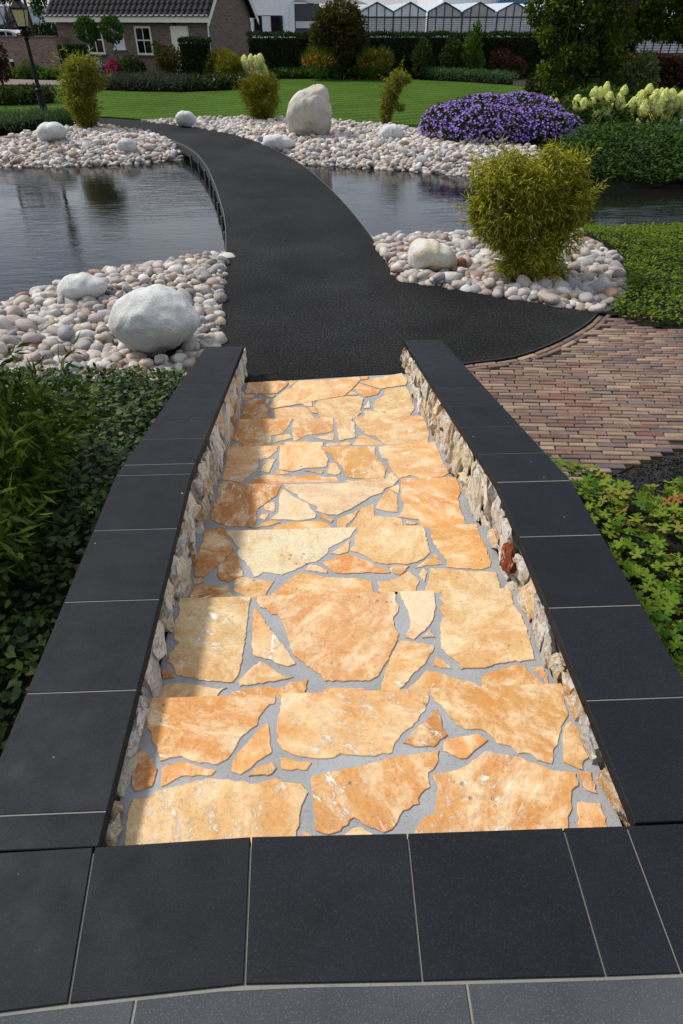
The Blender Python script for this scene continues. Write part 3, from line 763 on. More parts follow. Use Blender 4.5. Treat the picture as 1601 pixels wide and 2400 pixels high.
# ------------------------------------------------------------------ many alike pieces: the nearest as objects, the rest joined
def mesh_arrays(me):
    V = np.empty(len(me.vertices) * 3, np.float32); me.vertices.foreach_get('co', V)
    L = np.empty(len(me.loops), np.int32); me.loops.foreach_get('vertex_index', L)
    T = np.empty(len(me.polygons), np.int32); me.polygons.foreach_get('loop_total', T)
    return V.reshape(-1, 3), L, T
def rot_matrix(e):
    return np.array(Matrix.Rotation(e[2], 3, 'Z') @ Matrix.Rotation(e[1], 3, 'Y') @ Matrix.Rotation(e[0], 3, 'X'))
def pieces(name, stuff_name, inst, bases, far_bases, mat_far, parent, limit):
    """inst: (variant, loc, euler, scale, colour). Shares mesh data for the nearest `limit`; the rest become one part."""
    inst = sorted(inst, key=lambda t: t[1][0] ** 2 + t[1][1] ** 2)
    for v, loc, e, s, c in inst[:limit]:
        o = link(name, bases[v], parent, c); o.location = loc; o.rotation_euler = e; o.scale = s
    rest = inst[limit:]
    if not rest: return
    arr = [mesh_arrays(b) for b in far_bases]; VV, LL, TT, CC, n = [], [], [], [], 0
    for v, loc, e, s, c in rest:
        V, L, T = arr[v]
        W = (V * np.array(s)) @ rot_matrix(e).T + np.array(loc)
        VV.append(W); LL.append(L + n); TT.append(T); CC.append(np.tile([c[0], c[1], c[2], 1.0], (len(V), 1))); n += len(V)
    TT = np.concatenate(TT); st = np.r_[0, np.cumsum(TT)[:-1]]
    me = fast_mesh(stuff_name, np.concatenate(VV), np.concatenate(LL), st, TT, mat_far, True, tint=np.concatenate(CC))
    tag(link(stuff_name, me, parent), kind="stuff")

# ------------------------------------------------------------------ brick paving
PAVE = [(1.17, 4.9)] + [(x, y) for x, y in ARC[::-1]] + [(3.12, 5.85), (3.48, 5.72), (5.0, 5.6), (5.0, 4.2), (3.2, 4.0), (2.6, 3.75), (2.22, 3.55), (1.9, 3.35), (1.5, 3.2), (1.17, 3.2)]
paving = MB().prism(PAVE, -0.05, -0.016).build("brick_paving", M_SAND)
tag(paving, "reddish clinker brick paving beside the steps", kind="structure")
brick_mesh = []
for q in range(8):
    bm = bmesh.new(); rr = random.Random(q)
    bmesh.ops.create_cube(bm, size=1.0)
    for v in bm.verts: v.co.x *= 0.193; v.co.y *= 0.0435; v.co.z *= 0.06
    bmesh.ops.bevel(bm, geom=[e for e in bm.edges if all(v.co.z > 0 for v in e.verts)] + [e for e in bm.edges if abs(e.verts[0].co.z - e.verts[1].co.z) > .01], offset=0.0055, segments=1, affect='EDGES')
    for v in bm.verts: v.co += Vector((rr.gauss(0, .0016), rr.gauss(0, .0012), rr.gauss(0, .0010) if v.co.z > 0 else 0))
    me = bpy.data.meshes.new("brick"); bm.to_mesh(me); bm.free(); me.materials.append(M_BRICK1); brick_mesh.append(me)
BRICK_TONES = [(0.205, 0.127, 0.092)] * 5 + [(0.24, 0.165, 0.115)] * 5 + [(0.175, 0.115, 0.092)] * 4 + [(0.27, 0.195, 0.132)] * 3 + [(0.14, 0.10, 0.088)] * 3 + [(0.27, 0.195, 0.13), (0.18, 0.085, 0.066), (0.13, 0.115, 0.112), (0.20, 0.11, 0.085)]
inst = []; br = random.Random(11); rotb = R_(-4.5); ca, sa = math.cos(rotb), math.sin(rotb)
arc_a = np.array(ARC)
def brick_at(x, y, rz):
    c = br.choice(BRICK_TONES); f = br.uniform(0.72, 1.08)
    inst.append((br.randrange(8), (x, y, -0.030 + br.uniform(-0.003, 0.003)), (br.gauss(0, 0.012), br.gauss(0, 0.006), rz + br.gauss(0, 0.008)), (br.uniform(0.97, 1.01), br.uniform(0.96, 1.04), 1), (c[0] * f, c[1] * f, c[2] * f)))
for row in range(-10, 75):
    v0 = row * 0.0525; shift = (row % 2) * 0.1 + br.uniform(-0.02, 0.02)
    for k in range(-3, 24):
        u0 = k * 0.2015 + shift
        x, y = 1.1 + u0 * ca - v0 * sa, 3.0 + u0 * sa + v0 * ca
        if inside(PAVE, np.array([x]), np.array([y]))[0] and edge_dist(arc_a, np.array([x]), np.array([y]), False)[0] > 0.135: brick_at(x, y, rotb)
C = np.array(ARC)[::-1]; seg = np.r_[0, np.cumsum(np.hypot(*np.diff(C, axis=0).T))]; Tn = np.gradient(C, axis=0); Tn /= np.linalg.norm(Tn, axis=1)[:, None]
for off, ph in ((0.042, 0.05), (0.095, 0.15)):
    for q in np.arange(ph, seg[-1], 0.205):
        x, y = np.interp(q, seg, C[:, 0]), np.interp(q, seg, C[:, 1]); tx, ty = np.interp(q, seg, Tn[:, 0]), np.interp(q, seg, Tn[:, 1])
        brick_at(x + ty * off, y - tx * off, math.atan2(ty, tx))
pieces("brick", "bricks", inst, brick_mesh, brick_mesh, M_BRICK2, paving, 300)

# ------------------------------------------------------------------ boulders
HOLES = []
def boulder(label, outline, Y, depth, mat, seed, rough=0.05, sub=4, lump=0.10, fix=False):
    """a stone with the outline seen in the photo, standing at distance Y and `depth` thick"""
    cx, yb = np.mean([p[0] for p in outline]), max(p[1] for p in outline)
    for _ in range(0 if fix else 4): q = on(cx, yb, gz(on(cx, yb, 0)[0], Y) + 0.05); Y = q[1]      # stands where its foot meets the pebbles
    if not fix: Y += depth * 0.16
    O = np.array([up(x, y, Y)[[0, 2]] for x, y in outline]); c = O.mean(0); HOLES.append((c[0], Y, (O[:, 0].max() - O[:, 0].min()) * 0.27))
    D = O - c; ang = np.arctan2(D[:, 1], D[:, 0]); rad = np.hypot(D[:, 0], D[:, 1]); k = np.argsort(ang); ang, rad = ang[k], rad[k]
    ang = np.r_[ang - 2 * np.pi, ang, ang + 2 * np.pi]; rad = np.tile(rad, 3)
    bm = bmesh.new(); bmesh.ops.create_icosphere(bm, subdivisions=sub, radius=1.0); off = Vector((seed * 5.1, seed * 2.3, 0.7))
    for v in bm.verts:
        n = v.co.normalized(); th = math.atan2(n.z, n.x); r = float(np.interp(th, ang, rad)); q = math.sqrt(max(0, 1 - n.y * n.y)) ** 0.72
        f = 1 + (lump * mnoise.noise(n * 1.3 + off)) * abs(n.y) + rough * mnoise.noise(n * 3.1 + off) + rough * 0.45 * mnoise.noise(n * 7.0 + off)
        uc = 1 - 0.5 * max(0.0, 0.15 - n.z) if n.y < 0 else 1.0          # the foot draws in under the front edge
        v.co = Vector((c[0] + r * q * math.cos(th) * f, Y + depth / 2 * math.copysign(abs(n.y) ** 0.9, n.y) * f * uc, c[1] + r * q * math.sin(th) * f))
    me = bpy.data.meshes.new("boulder"); bm.to_mesh(me); bm.free(); me.materials.append(mat); me.polygons.foreach_set('use_smooth', [True] * len(me.polygons))
    return tag(link("boulder", me), label, "boulder", "boulders on the pebble banks")
def zz(ox, oy, sc, pts): return [(ox + x / sc, oy + y / sc) for x, y in pts]
Z4 = (0, 200, 2.178); Z1 = (0, 0, 2.529); Z2 = (560, 0, 2.178); Z5 = (640, 180, 2.376); Z6 = (860, 320, 2.116)
boulder("largest pale granite boulder, flat-topped, on the near pebbles by the steps", zz(*Z4, [(565, 1180), (575, 1130), (640, 1075), (720, 1045), (800, 1042), (880, 1075), (960, 1130), (1020, 1190), (1010, 1230), (940, 1300), (860, 1345), (770, 1385), (700, 1350), (640, 1300), (585, 1235)]), 5.62, 0.66, M_GRANITE, 1, 0.035, 5, 0.16)
boulder("low smooth white boulder at the water's edge behind the largest boulder", zz(*Z4, [(297, 1040), (320, 985), (380, 973), (470, 985), (530, 1005), (548, 1035), (520, 1075), (440, 1095), (360, 1095), (305, 1085)]), 7.28, 0.40, M_GRANITE, 2)
boulder("granite boulder with yellow lichen on the pebbles beside the large bamboo", zz(*Z6, [(205, 600), (215, 545), (250, 515), (310, 515), (370, 540), (430, 570), (450, 610), (435, 650), (370, 660), (280, 655), (210, 650)]), 7.95, 0.50, M_LICHEN, 3)
boulder("smooth oval white boulder below the lamp post", zz(*Z1, [(215, 780), (235, 745), (290, 728), (350, 735), (390, 765), (392, 800), (350, 835), (290, 845), (240, 825)]), 17.85, 0.55, M_GRANITE, 4)
boulder("small round white boulder on the far pebbles next to the bridge's shaded side", zz(*Z1, [(692, 880), (700, 840), (740, 820), (785, 835), (810, 870), (800, 905), (750, 915), (700, 905)]), 16.85, 0.36, M_GRANITE, 5, fix=True)
boulder("small pale boulder between lawn and far bend of the bridge", zz(*Z1, [(1040, 695), (1055, 668), (1100, 660), (1140, 672), (1165, 710), (1150, 740), (1095, 748), (1050, 730)]), 20.55, 0.45, M_GRANITE, 6)
boulder("flat whitish boulder at the bridge edge in front of the standing stone", zz(*Z5, [(-60, 365), (-50, 335), (0, 327), (60, 335), (110, 355), (125, 385), (90, 400), (10, 405), (-55, 395)]), 16.95, 0.45, M_GRANITE, 7, fix=True)
boulder("tall standing stone with a notched top at the lawn edge", zz(*Z2, [(243, 585), (250, 540), (262, 515), (310, 465), (360, 448), (400, 432), (428, 430), (450, 455), (462, 520), (473, 600), (470, 655), (450, 690), (380, 700), (300, 700), (262, 675), (248, 640)]), 19.0, 0.85, M_SANDROCK, 8, 0.07, 5)
boulder("small grey dome boulder by the narrow leaning bamboo", zz(*Z2, [(712, 690), (725, 655), (770, 635), (815, 645), (842, 675), (842, 705), (780, 715), (715, 712)]), 18.05, 0.5, M_GRANITE, 9)
boulder("reddish brown rock leaning against the lichen boulder", zz(*Z6, [(445, 630), (460, 600), (485, 605), (495, 630), (490, 655), (450, 655)]), 7.7, 0.12, m_granite("red_rock", (0.30, 0.13, 0.085), (0.2, 0.085, 0.055)), 10, sub=3)

# ------------------------------------------------------------------ pebble banks
peb_mesh = []
for q in range(10):
    bm = bmesh.new(); bmesh.ops.create_icosphere(bm, subdivisions=2, radius=1.0); off = Vector((q * 7.3, 1.7, q))
    for v in bm.verts:
        n = v.co.normalized(); p = 2.6 if q % 3 else 2.2
        r = 1.0 / (abs(n.x) ** p + abs(n.y) ** p + abs(n.z) ** p) ** (1 / p)
        v.co = n * r * (1 + 0.20 * mnoise.noise(n * 0.9 + off) + 0.05 * mnoise.noise(n * 2.2 + off))
    me = bpy.data.meshes.new("pebble"); bm.to_mesh(me); bm.free(); me.materials.append(M_PEB1)
    me.polygons.foreach_set('use_smooth', [True] * len(me.polygons)); peb_mesh.append(me)
PEB_TONES = [(0.33, 0.30, 0.27), (0.38, 0.32, 0.26), (0.26, 0.255, 0.26), (0.42, 0.39, 0.35), (0.36, 0.27, 0.22), (0.50, 0.46, 0.40), (0.50, 0.44, 0.36), (0.47, 0.38, 0.32), (0.40, 0.38, 0.36), (0.58, 0.53, 0.46), (0.45, 0.35, 0.27), (0.36, 0.36, 0.37), (0.53, 0.45, 0.34), (0.50, 0.40, 0.35), (0.55, 0.51, 0.47), (0.30, 0.28, 0.275), (0.44, 0.37, 0.34), (0.33, 0.20, 0.14), (0.60, 0.57, 0.53), (0.48, 0.42, 0.37)]
PEB_TONES = [tuple(0.9 * x + 0.1 * sum(t_) / 3 for x in t_) for t_ in PEB_TONES]
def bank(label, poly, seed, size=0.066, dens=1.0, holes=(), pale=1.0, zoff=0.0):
    rr = np.random.default_rng(seed); pr = random.Random(seed)
    A = np.array(poly); x0, y0 = A.min(0); x1, y1 = A.max(0)
    # underlay follows the terrain
    n = max(8, int((x1 - x0) / 0.2)); m = max(8, int((y1 - y0) / 0.2))
    X, Y = np.meshgrid(np.linspace(x0, x1, n), np.linspace(y0, y1, m)); Z = ground_z(X.ravel(), Y.ravel()).reshape(X.shape) + 0.012 + zoff
    V = np.stack([X, Y, Z], -1).reshape(-1, 3); i, j = np.meshgrid(np.arange(n - 1), np.arange(m - 1)); a = (j * n + i).ravel()
    keep = inside(poly, (X[:-1, :-1] + X[1:, 1:]).ravel() / 2, (Y[:-1, :-1] + Y[1:, 1:]).ravel() / 2); a = a[keep]
    L = np.stack([a, a + 1, a + 1 + n, a + n], 1)
    bed = link("pebble_bed", fast_mesh("pebble_bed", V, L.ravel(), np.arange(len(a)) * 4, np.full(len(a), 4), M_BED, True)); tag(bed, label, kind="structure")
    inst = []
    for layer, (sp, dz, sc) in enumerate(((1.72, 0.005, 0.95), (1.85, 0.04, 1.0), (3.3, 0.075, 1.05))):
        st = size * sp / dens
        gx, gy = np.meshgrid(np.arange(x0, x1, st), np.arange(y0, y1, st * 0.87)); gx[::2] += st / 2
        gx = gx.ravel() + rr.uniform(-.36, .36, gx.size) * st; gy = gy.ravel() + rr.uniform(-.36, .36, gy.size) * st
        k = inside(poly, gx, gy); gx, gy = gx[k], gy[k]; z = ground_z(gx, gy)
        for x, y, zz in zip(gx, gy, z):
            if any((x - hx) ** 2 + (y - hy) ** 2 < hr * hr for hx, hy, hr in holes): continue
            s = size * sc * pr.uniform(0.58, 1.35) * (1.4 if pr.random() < 0.06 else 1)
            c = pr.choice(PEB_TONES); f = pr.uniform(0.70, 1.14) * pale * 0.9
            sx = s * pr.uniform(0.95, 1.35); sy = s * pr.uniform(0.72, 0.95); sz = s * pr.uniform(0.50, 0.76)
            inst.append((pr.randrange(10), (x, y, zz + zoff + dz * pr.uniform(0.5, 1.3) + 0.01), (pr.gauss(0, .3), pr.gauss(0, .3), pr.uniform(0, 6.28)), (sx, sy, sz), (c[0] * f, c[1] * f, c[2] * f)))
    pieces("pebble", "pebbles", inst, peb_mesh, peb_mesh, M_PEB2, bed, 300)
    return bed
BANK_NL = [(-0.80, 4.86), (-0.90, 5.52), (-0.98, 6.99), (-1.075, 8.2), (-1.13, 9.0), (-1.8, 8.74), (-2.41, 8.46), (-3.0, 8.06), (-3.57, 7.28), (-4.4, 6.75), (-5.2, 6.1), (-5.2, 4.86)]
BANK_NR = [(0.955, 7.27), (1.78, 6.83), (2.38, 6.46), (2.86, 6.2), (3.1, 6.35), (3.36, 6.85), (3.72, 7.9), (3.66, 8.9), (3.45, 9.75), (2.3, 9.82), (1.7, 9.8), (0.73, 9.72), (0.74, 9.63), (0.84, 8.73), (0.91, 7.84)]
BANK_FL = [p for p in LEFT if 16.9 < p[1] < 21.0] + ons([(178, 302), (120, 306), (87, 312), (0, 328)], 0) + [(-11, 17.6), (-11, 16.15), (-6.89, 16.13), (-5.5, 16.17), (-4.1, 16.27), (-2.9, 17.0)]
BANK_FR = [(x + 0.03, y) for x, y in RIGHT if 16.0 < y < 21.2][::-1] + [(-0.75, 16.35), (-0.3, 16.2), (1.6, 15.5), (3.3, 14.72), (4.4, 14.2), (5.2, 13.75), (5.6, 14.6), (4.6, 16.4), (3.9, 17.2)] + ons([(985, 306), (888, 295), (779, 287), (680, 283), (585, 279), (460, 281), (350, 286)], 0)
bank("pebble bank between the steps and the pond, with the big near boulder", BANK_NL, 1, 0.060, holes=HOLES)
bank("pebble bank around the large bamboo beside the asphalt", BANK_NR, 2, 0.062, holes=HOLES)
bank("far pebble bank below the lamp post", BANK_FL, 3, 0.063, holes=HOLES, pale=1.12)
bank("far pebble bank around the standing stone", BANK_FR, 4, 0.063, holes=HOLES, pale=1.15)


# ------------------------------------------------------------------ leaves
def norm(a): return a / (np.linalg.norm(a, axis=-1, keepdims=True) + 1e-9)
def leaves(name, P, D, L, W, mat, parent=None, fold=0.15, N=None, bend=0.0):
    """one kite-shaped leaf at each point P, pointing along D, length L, width W"""
    n = len(P); D = norm(D); r = rng.normal(size=(n, 3)) if N is None else N + rng.normal(size=(n, 3)) * 0.35
    S = norm(np.cross(D, r)); U = np.cross(S, D); L = np.broadcast_to(np.asarray(L, float), n)[:, None]; W = np.broadcast_to(np.asarray(W, float), n)[:, None]
    mid = P + D * L * 0.42 - U * fold * W
    V = np.stack([P, mid + S * W / 2 + U * fold * W * 2, P + D * L - U * bend * L, mid - S * W / 2 + U * fold * W * 2], 1).reshape(-1, 3)
    me = fast_mesh(name, V, np.arange(4 * n), np.arange(n) * 4, np.full(n, 4), mat)
    return link(name, me, parent)
def ball_points(blobs, n, shell=0.55, lump=0.25, seed=0):
    """points in the outer shell of several ellipsoids (cx,cy,cz,rx,ry,rz); returns points and outward directions"""
    B = np.array(blobs, float); w = (B[:, 3] * B[:, 4] + B[:, 4] * B[:, 5] + B[:, 3] * B[:, 5]); k = rng.choice(len(B), n, p=w / w.sum())
    u = norm(rng.normal(size=(n, 3))); r = shell + (1 - shell) * rng.random(n) ** 0.6
    ph = rng.random(6) * 6.28
    lum = 1 + lump * (np.sin(u[:, 0] * 5 + ph[0] + k) * np.sin(u[:, 1] * 4.3 + ph[1]) + 0.7 * np.sin(u[:, 2] * 6.1 + ph[2] + k) * np.sin(u[:, 0] * 7 + ph[3])) * 0.6
    P = B[k, :3] + u * B[k, 3:] * (r * lum)[:, None]
    return P, u
def clump_blobs(c, R, n, size, seed, flat=1.0, lo=-1.0):
    rr = np.random.default_rng(seed); out = []
    while len(out) < n:
        u = rr.normal(size=3); u /= np.linalg.norm(u)
        if u[2] < lo: continue
        q = rr.uniform(0.45, 0.95); s = size * rr.uniform(0.6, 1.3)
        out.append((c[0] + u[0] * R[0] * q, c[1] + u[1] * R[1] * q, c[2] + u[2] * R[2] * q, s, s, s * flat))
    return out
def in_poly(poly, n):
    A = np.array(poly); x0, y0 = A.min(0); x1, y1 = A.max(0); out = np.zeros((0, 2))
    while len(out) < n:
        q = np.stack([rng.uniform(x0, x1, n * 2), rng.uniform(y0, y1, n * 2)], 1); out = np.r_[out, q[inside(poly, q[:, 0], q[:, 1])]]
    return out[:n]
def wobble(X, Y, s=1.0, ph=0.0):
    return 0.5 + 0.25 * np.sin(X * 3.1 * s + ph) * np.sin(Y * 2.7 * s + 1.3 * ph) + 0.15 * np.sin(X * 7.3 * s + 2 + ph) * np.sin(Y * 6.1 * s) + 0.1 * np.sin(X * 15 * s + Y * 11 * s)

G = lambda *s: [(i / max(1, len(s) - 1), c) for i, c in enumerate(s)]
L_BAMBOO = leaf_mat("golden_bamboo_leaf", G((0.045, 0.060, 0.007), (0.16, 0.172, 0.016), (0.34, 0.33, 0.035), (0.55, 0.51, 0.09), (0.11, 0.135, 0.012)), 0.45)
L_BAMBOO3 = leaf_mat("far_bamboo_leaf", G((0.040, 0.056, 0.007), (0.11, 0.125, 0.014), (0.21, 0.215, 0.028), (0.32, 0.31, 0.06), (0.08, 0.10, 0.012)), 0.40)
L_BAMBOO2 = leaf_mat("green_bamboo_leaf", G((0.013, 0.030, 0.005), (0.030, 0.058, 0.009), (0.075, 0.12, 0.018), (0.16, 0.215, 0.032)), 0.34)
L_YELLOW = leaf_mat("yellow_shrub_leaf", G((0.06, 0.075, 0.008), (0.14, 0.14, 0.014), (0.22, 0.20, 0.022)), 0.3)
L_IVY = leaf_mat("ivy_leaf", G((0.007, 0.017, 0.003), (0.015, 0.035, 0.006), (0.034, 0.068, 0.009), (0.080, 0.125, 0.018), (0.010, 0.026, 0.005)), 0.2, 0.5, 0.2)
L_COVER = leaf_mat("groundcover_leaf", G((0.050, 0.095, 0.008), (0.090, 0.155, 0.014), (0.145, 0.215, 0.022), (0.20, 0.25, 0.032)), 0.42)
L_COVER2 = leaf_mat("far_groundcover_leaf", G((0.018, 0.045, 0.010), (0.035, 0.080, 0.016), (0.060, 0.12, 0.024)), 0.22)
L_GERAN = leaf_mat("lobed_leaf", [(0.0, (0.040, 0.090, 0.010)), (0.3, (0.095, 0.165, 0.016)), (0.6, (0.165, 0.225, 0.026)), (0.92, (0.235, 0.245, 0.035)), (0.98, (0.26, 0.17, 0.035)), (1.0, (0.32, 0.11, 0.05))], 0.36, patch=(2.2, (0.75, 1.0, 0.9)))
L_HEDGE = leaf_mat("hedge_leaf", G((0.009, 0.019, 0.006), (0.018, 0.036, 0.009), (0.034, 0.060, 0.014)), 0.15)
L_TREE = leaf_mat("tree_leaf", G((0.016, 0.034, 0.005), (0.038, 0.066, 0.008), (0.078, 0.115, 0.013), (0.16, 0.185, 0.022)), 0.36)
L_MAPLE = leaf_mat("maple_leaf", G((0.030, 0.032, 0.008), (0.052, 0.050, 0.010), (0.085, 0.075, 0.015)), 0.25)
L_DARK = leaf_mat("dark_shrub_leaf", G((0.014, 0.026, 0.008), (0.030, 0.048, 0.012), (0.060, 0.085, 0.022)), 0.2)
L_GREEN = leaf_mat("fresh_leaf", G((0.030, 0.070, 0.010), (0.055, 0.12, 0.016), (0.095, 0.17, 0.026)), 0.28)
L_HYD = leaf_mat("hydrangea_leaf", G((0.014, 0.034, 0.006), (0.032, 0.068, 0.011), (0.075, 0.125, 0.02)), 0.25)
L_SAGE = leaf_mat("sage_leaf", G((0.035, 0.07, 0.03), (0.055, 0.11, 0.045), (0.08, 0.14, 0.06)), 0.2)
L_LAV = leaf_mat("lavender_leaf", G((0.030, 0.04, 0.028), (0.045, 0.06, 0.042), (0.07, 0.085, 0.065)), 0.2)
L_RED = leaf_mat("purple_beech_leaf", G((0.022, 0.012, 0.009), (0.045, 0.018, 0.013), (0.075, 0.03, 0.02)), 0.2)
F_PURPLE = leaf_mat("purple_petal", G((0.21, 0.11, 0.58), (0.31, 0.18, 0.72), (0.42, 0.27, 0.81), (0.55, 0.40, 0.87)), 0.35, 0.6, 0.2)
F_CREAM = leaf_mat("cream_floret", G((0.60, 0.64, 0.28), (0.74, 0.76, 0.42), (0.84, 0.85, 0.56)), 0.55, 0.7, 0.2)
F_CREAM2 = leaf_mat("pale_floret", G((0.74, 0.73, 0.34), (0.84, 0.82, 0.48), (0.88, 0.87, 0.60)), 0.45, 0.7, 0.2)
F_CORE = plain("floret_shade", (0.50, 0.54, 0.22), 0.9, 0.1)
F_ORANGE = leaf_mat("orange_petal", G((0.45, 0.07, 0.012), (0.55, 0.13, 0.02), (0.60, 0.20, 0.03)), 0.3)
F_PINK = leaf_mat("pink_petal", G((0.40, 0.02, 0.10), (0.50, 0.05, 0.17)), 0.3)
F_LILAC = leaf_mat("lilac_petal", G((0.25, 0.24, 0.42), (0.5, 0.5, 0.6)), 0.3)
M_BARK = plain("bark", (0.045, 0.036, 0.026), 0.9, 0.2, var=0.4, scale=14, bump=0.8)
M_FILL = plain("dark_fill", (0.013, 0.014, 0.008), 0.95, 0.1, var=0.4, scale=20)  # near-black fill inside hedges and under low leaves
M_CULM = plain("bamboo_culm", (0.17, 0.125, 0.035), 0.5, 0.4, var=0.3, scale=12)

# ------------------------------------------------------------------ bamboo clumps
def bamboo(label, x, y, blobs, n, L, W, seed, mat, culm_top, group="bamboo clumps", base_r=0.16, ncul=26, droop=0.55):
    global rng
    rng = np.random.default_rng(seed); rr = random.Random(seed); z0 = gz(x, y) - 0.03
    b = empty("bamboo_clump", (x, y, 0)); tag(b, label, "bamboo", group)
    m = MB(); B = np.array(blobs)
    for k in range(ncul):
        q = B[rr.randrange(len(B))]; a = rr.uniform(0, 6.28); r = base_r * math.sqrt(rr.random())
        p0 = np.array([x + r * math.cos(a), y + r * math.sin(a), z0]); p2 = q[:3] + np.array([rr.uniform(-.4, .4) * q[3], rr.uniform(-.4, .4) * q[4], rr.uniform(-0.2, .75) * q[5]])
        p1 = p0 * 0.5 + p2 * 0.5; p1[0] = p1[0] * 0.6 + p0[0] * 0.4; p1[1] = p1[1] * 0.6 + p0[1] * 0.4
        m.tube([p0, p0 * 0.7 + p1 * 0.3 + [0, 0, 0.02], p1, p2], [0.006 * culm_top, 0.0055 * culm_top, 0.0045 * culm_top, 0.002 * culm_top], 5, False)
    m.build("culms", M_CULM, b)
    P, u = ball_points(blobs, n, 0.30, 0.22)
    k = (P[:, 2] > z0 + 0.03) & ~((P[:, 0] > -2.6) & (P[:, 1] < 5) & (P[:, 0] + 0.85 * (P[:, 2] - 0.66) > -1.0) & (P[:, 0] < 0)); P, u = P[k], u[k]
    D = u * np.array([1, 1, 0.55]) + rng.normal(size=P.shape) * 0.75; D[:, 2] -= droop
    # sprays of leaves that stand out from the mass
    Q = []; QD = []
    for k in range(max(14, n // 260)):
        q = B[rr.randrange(len(B))]; d = norm(np.array([rr.gauss(0, 1), rr.gauss(0, 1), rr.uniform(0.0, 1.3)])); t0 = q[:3] + d * q[3:] * 0.9
        for s in range(16):
            Q.append(t0 + d * (s / 16 * L * 2.6) + np.array([rr.gauss(0, .006), rr.gauss(0, .006), rr.gauss(0, .006)]) * (L / 0.08)); QD.append(d + np.array([rr.gauss(0, .7), rr.gauss(0, .7), rr.gauss(-0.3, .6)]))
    P = np.r_[P, np.array(Q)]; D = np.r_[D, np.array(QD)]
    k = ~((P[:, 1] < 5) & (P[:, 0] + 0.85 * (P[:, 2] - 0.66) > -1.08) & (P[:, 0] < 0)); P, D = P[k], D[k]  # drops leaves whose shadow would fall on the left cap stones
    leaves("foliage", P, D, L * rng.uniform(0.6, 1.25, len(P)), W * rng.uniform(0.75, 1.2, len(P)), mat, b, bend=0.12)
    return b
Yb = 7.2
def tufts(blobs, k, seed, s=0.42):
    rr = np.random.default_rng(seed); out = []
    for b in blobs:
        for _ in range(k):
            u = rr.normal(size=3); u /= np.linalg.norm(u); q = rr.uniform(0.7, 1.0); t = s * rr.uniform(0.7, 1.3)
            out.append((b[0] + u[0] * b[3] * q, b[1] + u[1] * b[4] * q, b[2] + u[2] * b[5] * q, b[3] * t, b[4] * t, b[5] * t * 1.25))
    return out
def bl(px, py, rx, rz, Y, ry=None, f=1.0):
    c = up(px, py, Y); k = per_metre(Y); return (c[0], Y + random.Random(px * 7 + py).uniform(-.12, .12) * (rx / k), c[2], rx / k, (ry or rx) / k, rz / k)
bamboo("large golden bamboo bush on the pebbles beside the brick paving", 2.34, 7.2,
       (lambda B: B + tufts(B, 6, 9, 0.36))([(b[0] * 0.92 + 2.40 * 0.08, b[1], b[2], b[3] * 0.84, b[4] * 0.84, b[5]) for b in [bl(1180, 415, 70, 48, Yb), bl(1290, 405, 78, 50, Yb), bl(1345, 415, 36, 44, Yb), bl(1140, 470, 48, 52, Yb), bl(1220, 480, 100, 72, Yb), bl(1320, 490, 62, 56, Yb), bl(1160, 530, 62, 46, Yb), bl(1250, 560, 90, 55, Yb), bl(1320, 550, 56, 42, Yb), bl(1235, 610, 58, 34, Yb), bl(1112, 500, 20, 24, Yb), bl(1375, 470, 24, 22, Yb), bl(1200, 625, 60, 34, Yb), bl(1275, 625, 55, 34, Yb)]]),
       32000, 0.080, 0.0125, 41, L_BAMBOO, 1.0, base_r=0.24, ncul=90)
Y2 = 19.4
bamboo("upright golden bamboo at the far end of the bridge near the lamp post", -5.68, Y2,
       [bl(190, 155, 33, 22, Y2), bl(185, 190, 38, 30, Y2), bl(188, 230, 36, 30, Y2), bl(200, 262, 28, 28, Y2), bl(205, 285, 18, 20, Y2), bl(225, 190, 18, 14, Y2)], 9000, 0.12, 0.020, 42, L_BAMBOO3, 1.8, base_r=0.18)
Y3 = 20.9
bamboo("rounded golden bamboo in front of the lawn beside the standing stone", -1.30, Y3,
       [bl(600, 205, 30, 24, Y3), bl(630, 200, 24, 24, Y3), bl(585, 220, 20, 22, Y3), bl(615, 238, 38, 30, Y3), bl(612, 268, 26, 18, Y3)], 7000, 0.10, 0.020, 43, L_YELLOW, 1.6, droop=-0.1, base_r=0.2)
Y4 = 20.1
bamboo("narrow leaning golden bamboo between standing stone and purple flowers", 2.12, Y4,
       [bl(935, 182, 20, 16, Y4), bl(922, 205, 20, 22, Y4), bl(912, 232, 19, 22, Y4), bl(904, 258, 15, 20, Y4), bl(902, 278, 11, 14, Y4), bl(952, 184, 12, 8, Y4), bl(938, 250, 10, 8, Y4)], 4200, 0.10, 0.018, 44, L_BAMBOO3, 1.7, base_r=0.1, ncul=16)
